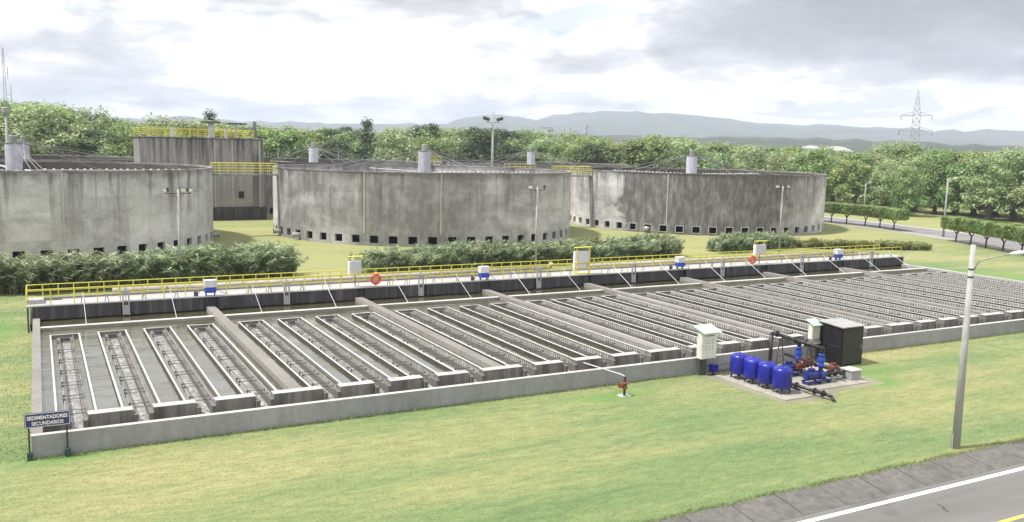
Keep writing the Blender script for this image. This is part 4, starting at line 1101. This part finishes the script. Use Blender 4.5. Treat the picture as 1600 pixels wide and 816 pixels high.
shrub_row(31.5, 75.5, 47.8, 50.8, 1.9, SH, 1.0, 'arching grey green shrub in the long middle row before the weathered tank', 'arching shrubs before the weathered tank', 2, ((0, .85), (2.2, .93)))
shrub_row(84.5, 100.0, 52.2, 53.4, 1.9, SH, .80, 'arching grey green shrub in the short right row before the blackened tank', 'arching shrubs before the blackened tank', 3, ((0, .95), (2.0, 1.05)))
shrub_row(101.5, 119.5, 52.5, 43.9, 1.5, SD, .85, 'low yellowish shrub in the row at the right end of the inlet deck', 'low shrubs at the right end of the deck', 4, ((0, 1), (2.0, 1)))

# ------------------------------------------------------------------ distant things
# lattice pylon
pl = thing('power_pylon', 'tall lattice steel power pylon above the wood at the right', 'pylon', (*az_xy(52.25, 430), 0), R(-52))
lt = MB()
def sec(z):
    if z < 16: return 3.0 - 1.1*z/16
    if z < 33: return 1.9 - .5*(z-16)/17
    return max(.05, 1.4*(1-(z-33)/9.5))
zs = [0, 5, 10, 14, 17, 20, 23, 26, 29, 32, 34.5, 37, 39.5, 42.4]
for a, b in zip(zs, zs[1:]):
    ra, rb = sec(a), sec(b); ca = [(-ra,-ra,a),(ra,-ra,a),(ra,ra,a),(-ra,ra,a)]; cb2 = [(-rb,-rb,b),(rb,-rb,b),(rb,rb,b),(-rb,rb,b)]
    for i in range(4):
        j = (i+1) % 4; lt.tube(ca[i], cb2[i], .14, n=4); lt.tube(ca[i], cb2[j], .08, n=4); lt.tube(ca[j], cb2[i], .08, n=4); lt.tube(ca[i], ca[j], .07, n=4)
lt.build('lattice', M['galv'], pl)
for z, w in ((18.5, 6.8), (25, 6.6), (31.5, 6.2)):
    am = MB()
    for s in (-1, 1):
        for yy in (-1, 1): am.tube((s*sec(z), yy*sec(z)*.8, z), (s*w, 0, z+.1), .16, n=4); am.tube((s*sec(z+1.8), yy*sec(z+1.8)*.8, z+1.6), (s*w, 0, z+.1), .1, n=4)
    ao = am.build('crossarm', M['galv'], pl)
    for s in (-1, 1): MB().tube((s*w, 0, z), (s*w, 0, z-1.9), .12, n=5).build('insulator', M['steel_dark'], ao)
wm = MB()
for (s, z) in ((-1, 29.6), (-1, 23.1), (-1, 16.6), (1, 29.6), (1, 23.1)):
    prev = None
    for k in range(13):
        f = k/12; q = (s*6.4 - 3 - 230*f*.97, 40*f, z - 30*f*(1-f)*1.2 - 6*f)
        if prev: wm.tube(prev, q, .035, n=4)
        prev = q
wm.build('power_line', M['galv'], pl)
# telecom mast far behind
x, y = az_xy(32.75, 900)
t = thing('telecom_mast', 'thin pale telecom mast far off in front of the hills', 'mast', (x, y, 0))
m_ = MB(); m_.tube((-.9,0,0), (-.5,0,36), .3, n=4); m_.tube((.9,0,0), (.5,0,36), .3, n=4); m_.tube((0,.9,0), (0,.5,36), .3, n=4)
for z in range(2, 36, 3): m_.tube((-.8,0,z), (.7,0,z+3), .12, n=4); m_.tube((.8,0,z), (-.7,0,z+3), .12, n=4)
m_.build('lattice', M['galv'], t); MB().box(-2.4, 2.4, -.6, .6, 30, 33.5).build('antenna', M['panelgrey'], t); MB().box(-1.5, 1.5, -.6, .6, 35, 38).build('antenna', M['panelgrey'], t)
# far buildings
def block(az, d, w, dep_, h, lab, roof=None):
    x, y = az_xy(az, d); t = thing('building', lab, 'building', (x, y, 0), R(-az), 'far buildings beyond the wood')
    MB().box(-w/2, w/2, 0, dep_, 0, h).build('walls', M['panelgrey'], t)
    if roof == 'arch':
        r = MB(); n = 14; a0 = R(35)
        for i in range(n+1):
            f = -1 + 2*i/n; z = h + w*.16*(1-f*f)
            for yy in (-1, dep_+1): r.v.append((f*w*.53, yy, z))
        for i in range(n): r.face([2*i, 2*i+2, 2*i+3, 2*i+1])
        r.face([2*i for i in range(n, -1, -1)]); r.build('roof', M['white'], t)
    else:
        MB().box(-w/2-.4, w/2+.4, -.4, dep_+.4, h, h+.6).build('roof', M['white'], t)
    return t
t = block(30.25, 800, 12, 10, 33, 'grey multi-storey block far beyond the wood by the tall floodlight pole')
for i in range(3):
    for j in range(3): MB().box(.5+j*1.8, 1.7+j*1.8, -.06, -.01, 21+i*3.5, 23.2+i*3.5).build('window', M['steel_dark'], t)
MB().box(-14, -6.1, 0, 9, 0, 25).build('wing', M['panelgrey'], t)
block(29.0, 620, 11, 14, 21.5, 'low white roofed shed left of the grey multi-storey block', 'arch')
block(46.5, 600, 12.5, 26, 17.4, 'white arched roof shed beyond the blackened tank', 'arch')
block(47.95, 590, 20, 30, 15.9, 'long pale arched roof shed right of the white shed', 'arch')
block(34.2, 950, 12, 10, 22, 'tiny white roofed building beyond the wood right of the telecom mast')
block(37.0, 1000, 10, 10, 20, 'tiny pale building at the foot of the hills left of the right tank column')

# hills
def hills(name, prof_, d0, d1, dtop, seed, cols):
    """ridge surface rising from radius d0 to the crest at dtop and down again"""
    mb = MB(); n = 150; rows = 26; a0, a1 = -14, 72
    fw_ = 231.0
    def crest(az):
        for (a, h), (b, h2) in zip(prof_, prof_[1:]):
            if a <= az <= b:
                f = (az-a)/(b-a); return h + (h2-h)*f
        return prof_[-1][1]
    for r in range(rows+1):
        f = r/rows; d = d0 + (d1-d0)*f
        for i in range(n+1):
            az = a0 + (a1-a0)*i/n; x, y = az_xy(az, d)
            g = (d-d0)/(dtop-d0); g = g*g*(3-2*g) if g < 1 else max(0, 1-(d-dtop)/(d1-dtop))
            nz = noise.fractal(Vector((x*.0016+seed, y*.0016, 0)), .9, 2.1, 6)
            nz2 = 1-abs(noise.noise(Vector((az*.55+seed, d*.0007, 1))))
            z = crest(az)*g*(.80+.2*nz2) + nz*crest(az)*.10*min(1, g*1.5) - 2*(1-min(1, g*6))
            mb.v.append((x, y, z))
    for r in range(rows):
        for i in range(n):
            a = r*(n+1)+i; mb.face([a, a+1, a+n+2, a+n+1])
    m, nt, b = newmat(name+'_woodland')
    v = coords(nt, world=True); f = mth(nt, 'ADD', mth(nt, 'MULTIPLY', noi(nt, v, .004, 6, .65), .6), mth(nt, 'MULTIPLY', noi(nt, v, .03, 4, .6), .4))
    nt.links.new(ramp(nt, f, [(.4, cols[0]), (.52, cols[1]), (.63, cols[2])]), b.inputs['Base Color']); b.inputs['Roughness'].default_value = 1
    structure(name, mb.mesh(name, m, True))
def el(y, u, d):
    """height of something seen at row y, column u of the picture, at distance d"""
    hy = 231.0 + (u-800)*.0215
    return 14 + (hy-y)*d/1385.0
def azu(u): return 28.19 + math.degrees(math.atan((u-800)/1385.0))
ridge = [(-200,198),(0,195),(120,192),(180,188),(290,184),(340,188),(430,192),(560,193),(690,196),(720,186),(745,179),(790,181),(840,183),(870,180),(900,179),(945,178),(975,179),(1040,181),(1090,184),(1150,190),(1200,194),(1260,198),(1350,202),(1450,205),(1600,211),(1800,216)]
hills('mountains', [(azu(u), el(y+1, u, 6000)) for (u, y) in ridge], 3000, 7600, 6000, 3.3, ((.03,.045,.02),(.06,.075,.035),(.12,.115,.06)))
low = [(-200,215),(400,212),(650,207),(830,209),(1000,212),(1200,217),(1400,222),(1600,231),(1800,236)]
hills('hills', [(azu(u), max(4, el(y, u, 2200))) for (u, y) in low], 700, 3000, 2200, 8.1, ((.02,.032,.014),(.04,.055,.022),(.11,.10,.055)))

# haze
hz = MB().box(-7000, 8500, -420, 8600, -3, 300)
m = bpy.data.materials.new('haze'); m.use_nodes = True; nt = m.node_tree
nt.nodes.remove(nt.nodes['Principled BSDF']); pv = nt.nodes.new('ShaderNodeVolumePrincipled')
pv.inputs['Color'].default_value = (.73, .80, 1.0, 1); pv.inputs['Density'].default_value = .00016; pv.inputs['Anisotropy'].default_value = .0
nt.links.new(pv.outputs[0], nt.nodes['Material Output'].inputs['Volume'])
o = hz.build('haze', m); o['kind'] = 'stuff'

# ------------------------------------------------------------------ sky, sun, camera
SUN_EL, SUN_AZ = 62, -78        # azimuth measured from +Y towards +X
sd = Vector((math.sin(R(SUN_AZ))*math.cos(R(SUN_EL)), math.cos(R(SUN_AZ))*math.cos(R(SUN_EL)), math.sin(R(SUN_EL))))
w = bpy.data.worlds.new('World'); scn.world = w; w.use_nodes = True; nt = w.node_tree
bg = nt.nodes['Background']; bg.inputs['Strength'].default_value = .066
sky = nd(nt, 'ShaderNodeTexSky', sky_type='NISHITA'); sky.sun_disc = False; sky.sun_elevation = R(SUN_EL); sky.sun_rotation = R(SUN_AZ); sky.dust_density = 2.0
tc = nd(nt, 'ShaderNodeTexCoord'); sp = nd(nt, 'ShaderNodeSeparateXYZ'); nt.links.new(tc.outputs['Generated'], sp.inputs[0])
zc = mth(nt, 'ADD', mth(nt, 'MAXIMUM', sp.outputs['Z'], 0), .11)
cv = nd(nt, 'ShaderNodeCombineXYZ')
nt.links.new(mth(nt, 'DIVIDE', sp.outputs['X'], zc), cv.inputs[0]); nt.links.new(mth(nt, 'DIVIDE', sp.outputs['Y'], zc), cv.inputs[1])
def wn(scale, sc, detail, rough, off, dist=0):
    mp = nd(nt, 'ShaderNodeMapping'); mp.inputs['Scale'].default_value = sc; mp.inputs['Location'].default_value = off; nt.links.new(cv.outputs[0], mp.inputs[0])
    return noi(nt, mp.outputs[0], scale, detail, rough, dist)
cover = wn(.62, (1, 1, 1), 9, .62, (4.35, 2.2, 0), .6)
shade = wn(.9, (1, 1, 1), 9, .55, (7.7, 2.2, 0), .5)
puff = wn(2.6, (1, 1, 1), 8, .62, (1.3, 9.1, 0), .2)
mask = ramp(nt, cover, [(.385, 0), (.43, 1)])
# a broad dark cloud bank high towards the right of the view
bank_d = Vector((math.sin(R(60))*math.cos(R(13)), math.cos(R(60))*math.cos(R(13)), math.sin(R(13))))
dt = nd(nt, 'ShaderNodeVectorMath', operation='DOT_PRODUCT'); nt.links.new(tc.outputs['Generated'], dt.inputs[0]); dt.inputs[1].default_value = bank_d
el_ = nd(nt, 'ShaderNodeMapRange'); el_.inputs[1].default_value = .06; el_.inputs[2].default_value = .125; nt.links.new(sp.outputs['Z'], el_.inputs[0])
azr = nd(nt, 'ShaderNodeMapRange'); azr.inputs[1].default_value = .88; azr.inputs[2].default_value = .99; nt.links.new(dt.outputs['Value'], azr.inputs[0])
bank = mth(nt, 'MULTIPLY', el_.outputs[0], azr.outputs[0])
def dn(scale, off, detail, rough, dist=0):
    mp = nd(nt, 'ShaderNodeMapping'); mp.inputs['Scale'].default_value = (1, 1, 2.6); mp.inputs['Location'].default_value = off; nt.links.new(tc.outputs['Generated'], mp.inputs[0])
    return noi(nt, mp.outputs[0], scale, detail, rough, dist)
cum = dn(5.5, (.4, 1.3, .2), 9, .56, .6); cum2 = dn(13, (2.2, .7, .9), 8, .6, .5)
sh = mth(nt, 'ADD', mth(nt, 'ADD', mth(nt, 'MULTIPLY', shade, .30), mth(nt, 'ADD', mth(nt, 'MULTIPLY', cum, .45), mth(nt, 'MULTIPLY', cum2, .25))), mth(nt, 'MULTIPLY', bank, .27))
cloud = ramp(nt, sh, [(.50, (9.4, 9.4, 9.4)), (.535, (6.6, 6.6, 6.6)), (.57, (5.3, 5.3, 5.36)), (.64, (3.9, 3.92, 4.05)), (.76, (2.9, 2.94, 3.15))])
mask2 = mth(nt, 'MAXIMUM', mask, mth(nt, 'MULTIPLY', bank, 1.0), True)
mixc = mix(nt, mth(nt, 'ADD', mth(nt, 'MULTIPLY', mask2, .52), .46), sky.outputs[0], cloud)
nt.links.new(mixc, bg.inputs['Color'])
sl_ = bpy.data.lights.new('sun', 'SUN'); sl_.energy = 2.6; sl_.angle = R(4); sl_.color = (1, .96, .9)
so = bpy.data.objects.new('sun', sl_); col.objects.link(so); so.rotation_euler = sd.to_track_quat('Z', 'Y').to_euler()

F_, YAW, TILT, ROLL = 1385.6, R(28.193), R(7.294), R(1.232)
Fv = Vector((math.sin(YAW)*math.cos(TILT), math.cos(YAW)*math.cos(TILT), -math.sin(TILT)))
Rv = Vector((math.cos(YAW), -math.sin(YAW), 0)); Uv = Rv.cross(Fv)
R2 = Rv*math.cos(ROLL) + Uv*math.sin(ROLL); U2 = Uv*math.cos(ROLL) - Rv*math.sin(ROLL)
cd = bpy.data.cameras.new('camera'); cam = bpy.data.objects.new('camera', cd); col.objects.link(cam)
mw = Matrix(((R2.x, U2.x, -Fv.x, CAM.x), (R2.y, U2.y, -Fv.y, CAM.y), (R2.z, U2.z, -Fv.z, CAM.z), (0,0,0,1)))
cam.matrix_world = mw
cd.sensor_fit = 'HORIZONTAL'; cd.sensor_width = 36; cd.lens = F_/1600*36; cd.clip_start = .5; cd.clip_end = 20000
scn.camera = cam
scn.render.resolution_x, scn.render.resolution_y = 1024, 522
vs = scn.view_settings; vs.view_transform = 'Standard'; vs.look = 'None'; vs.gamma = 1; vs.use_curve_mapping = False; vs.exposure = 1.2
scn.cycles.max_bounces = 6; scn.cycles.diffuse_bounces = 3; scn.cycles.glossy_bounces = 3; scn.cycles.transparent_max_bounces = 6; scn.cycles.volume_bounces = 1
scn.cycles.use_denoising = True
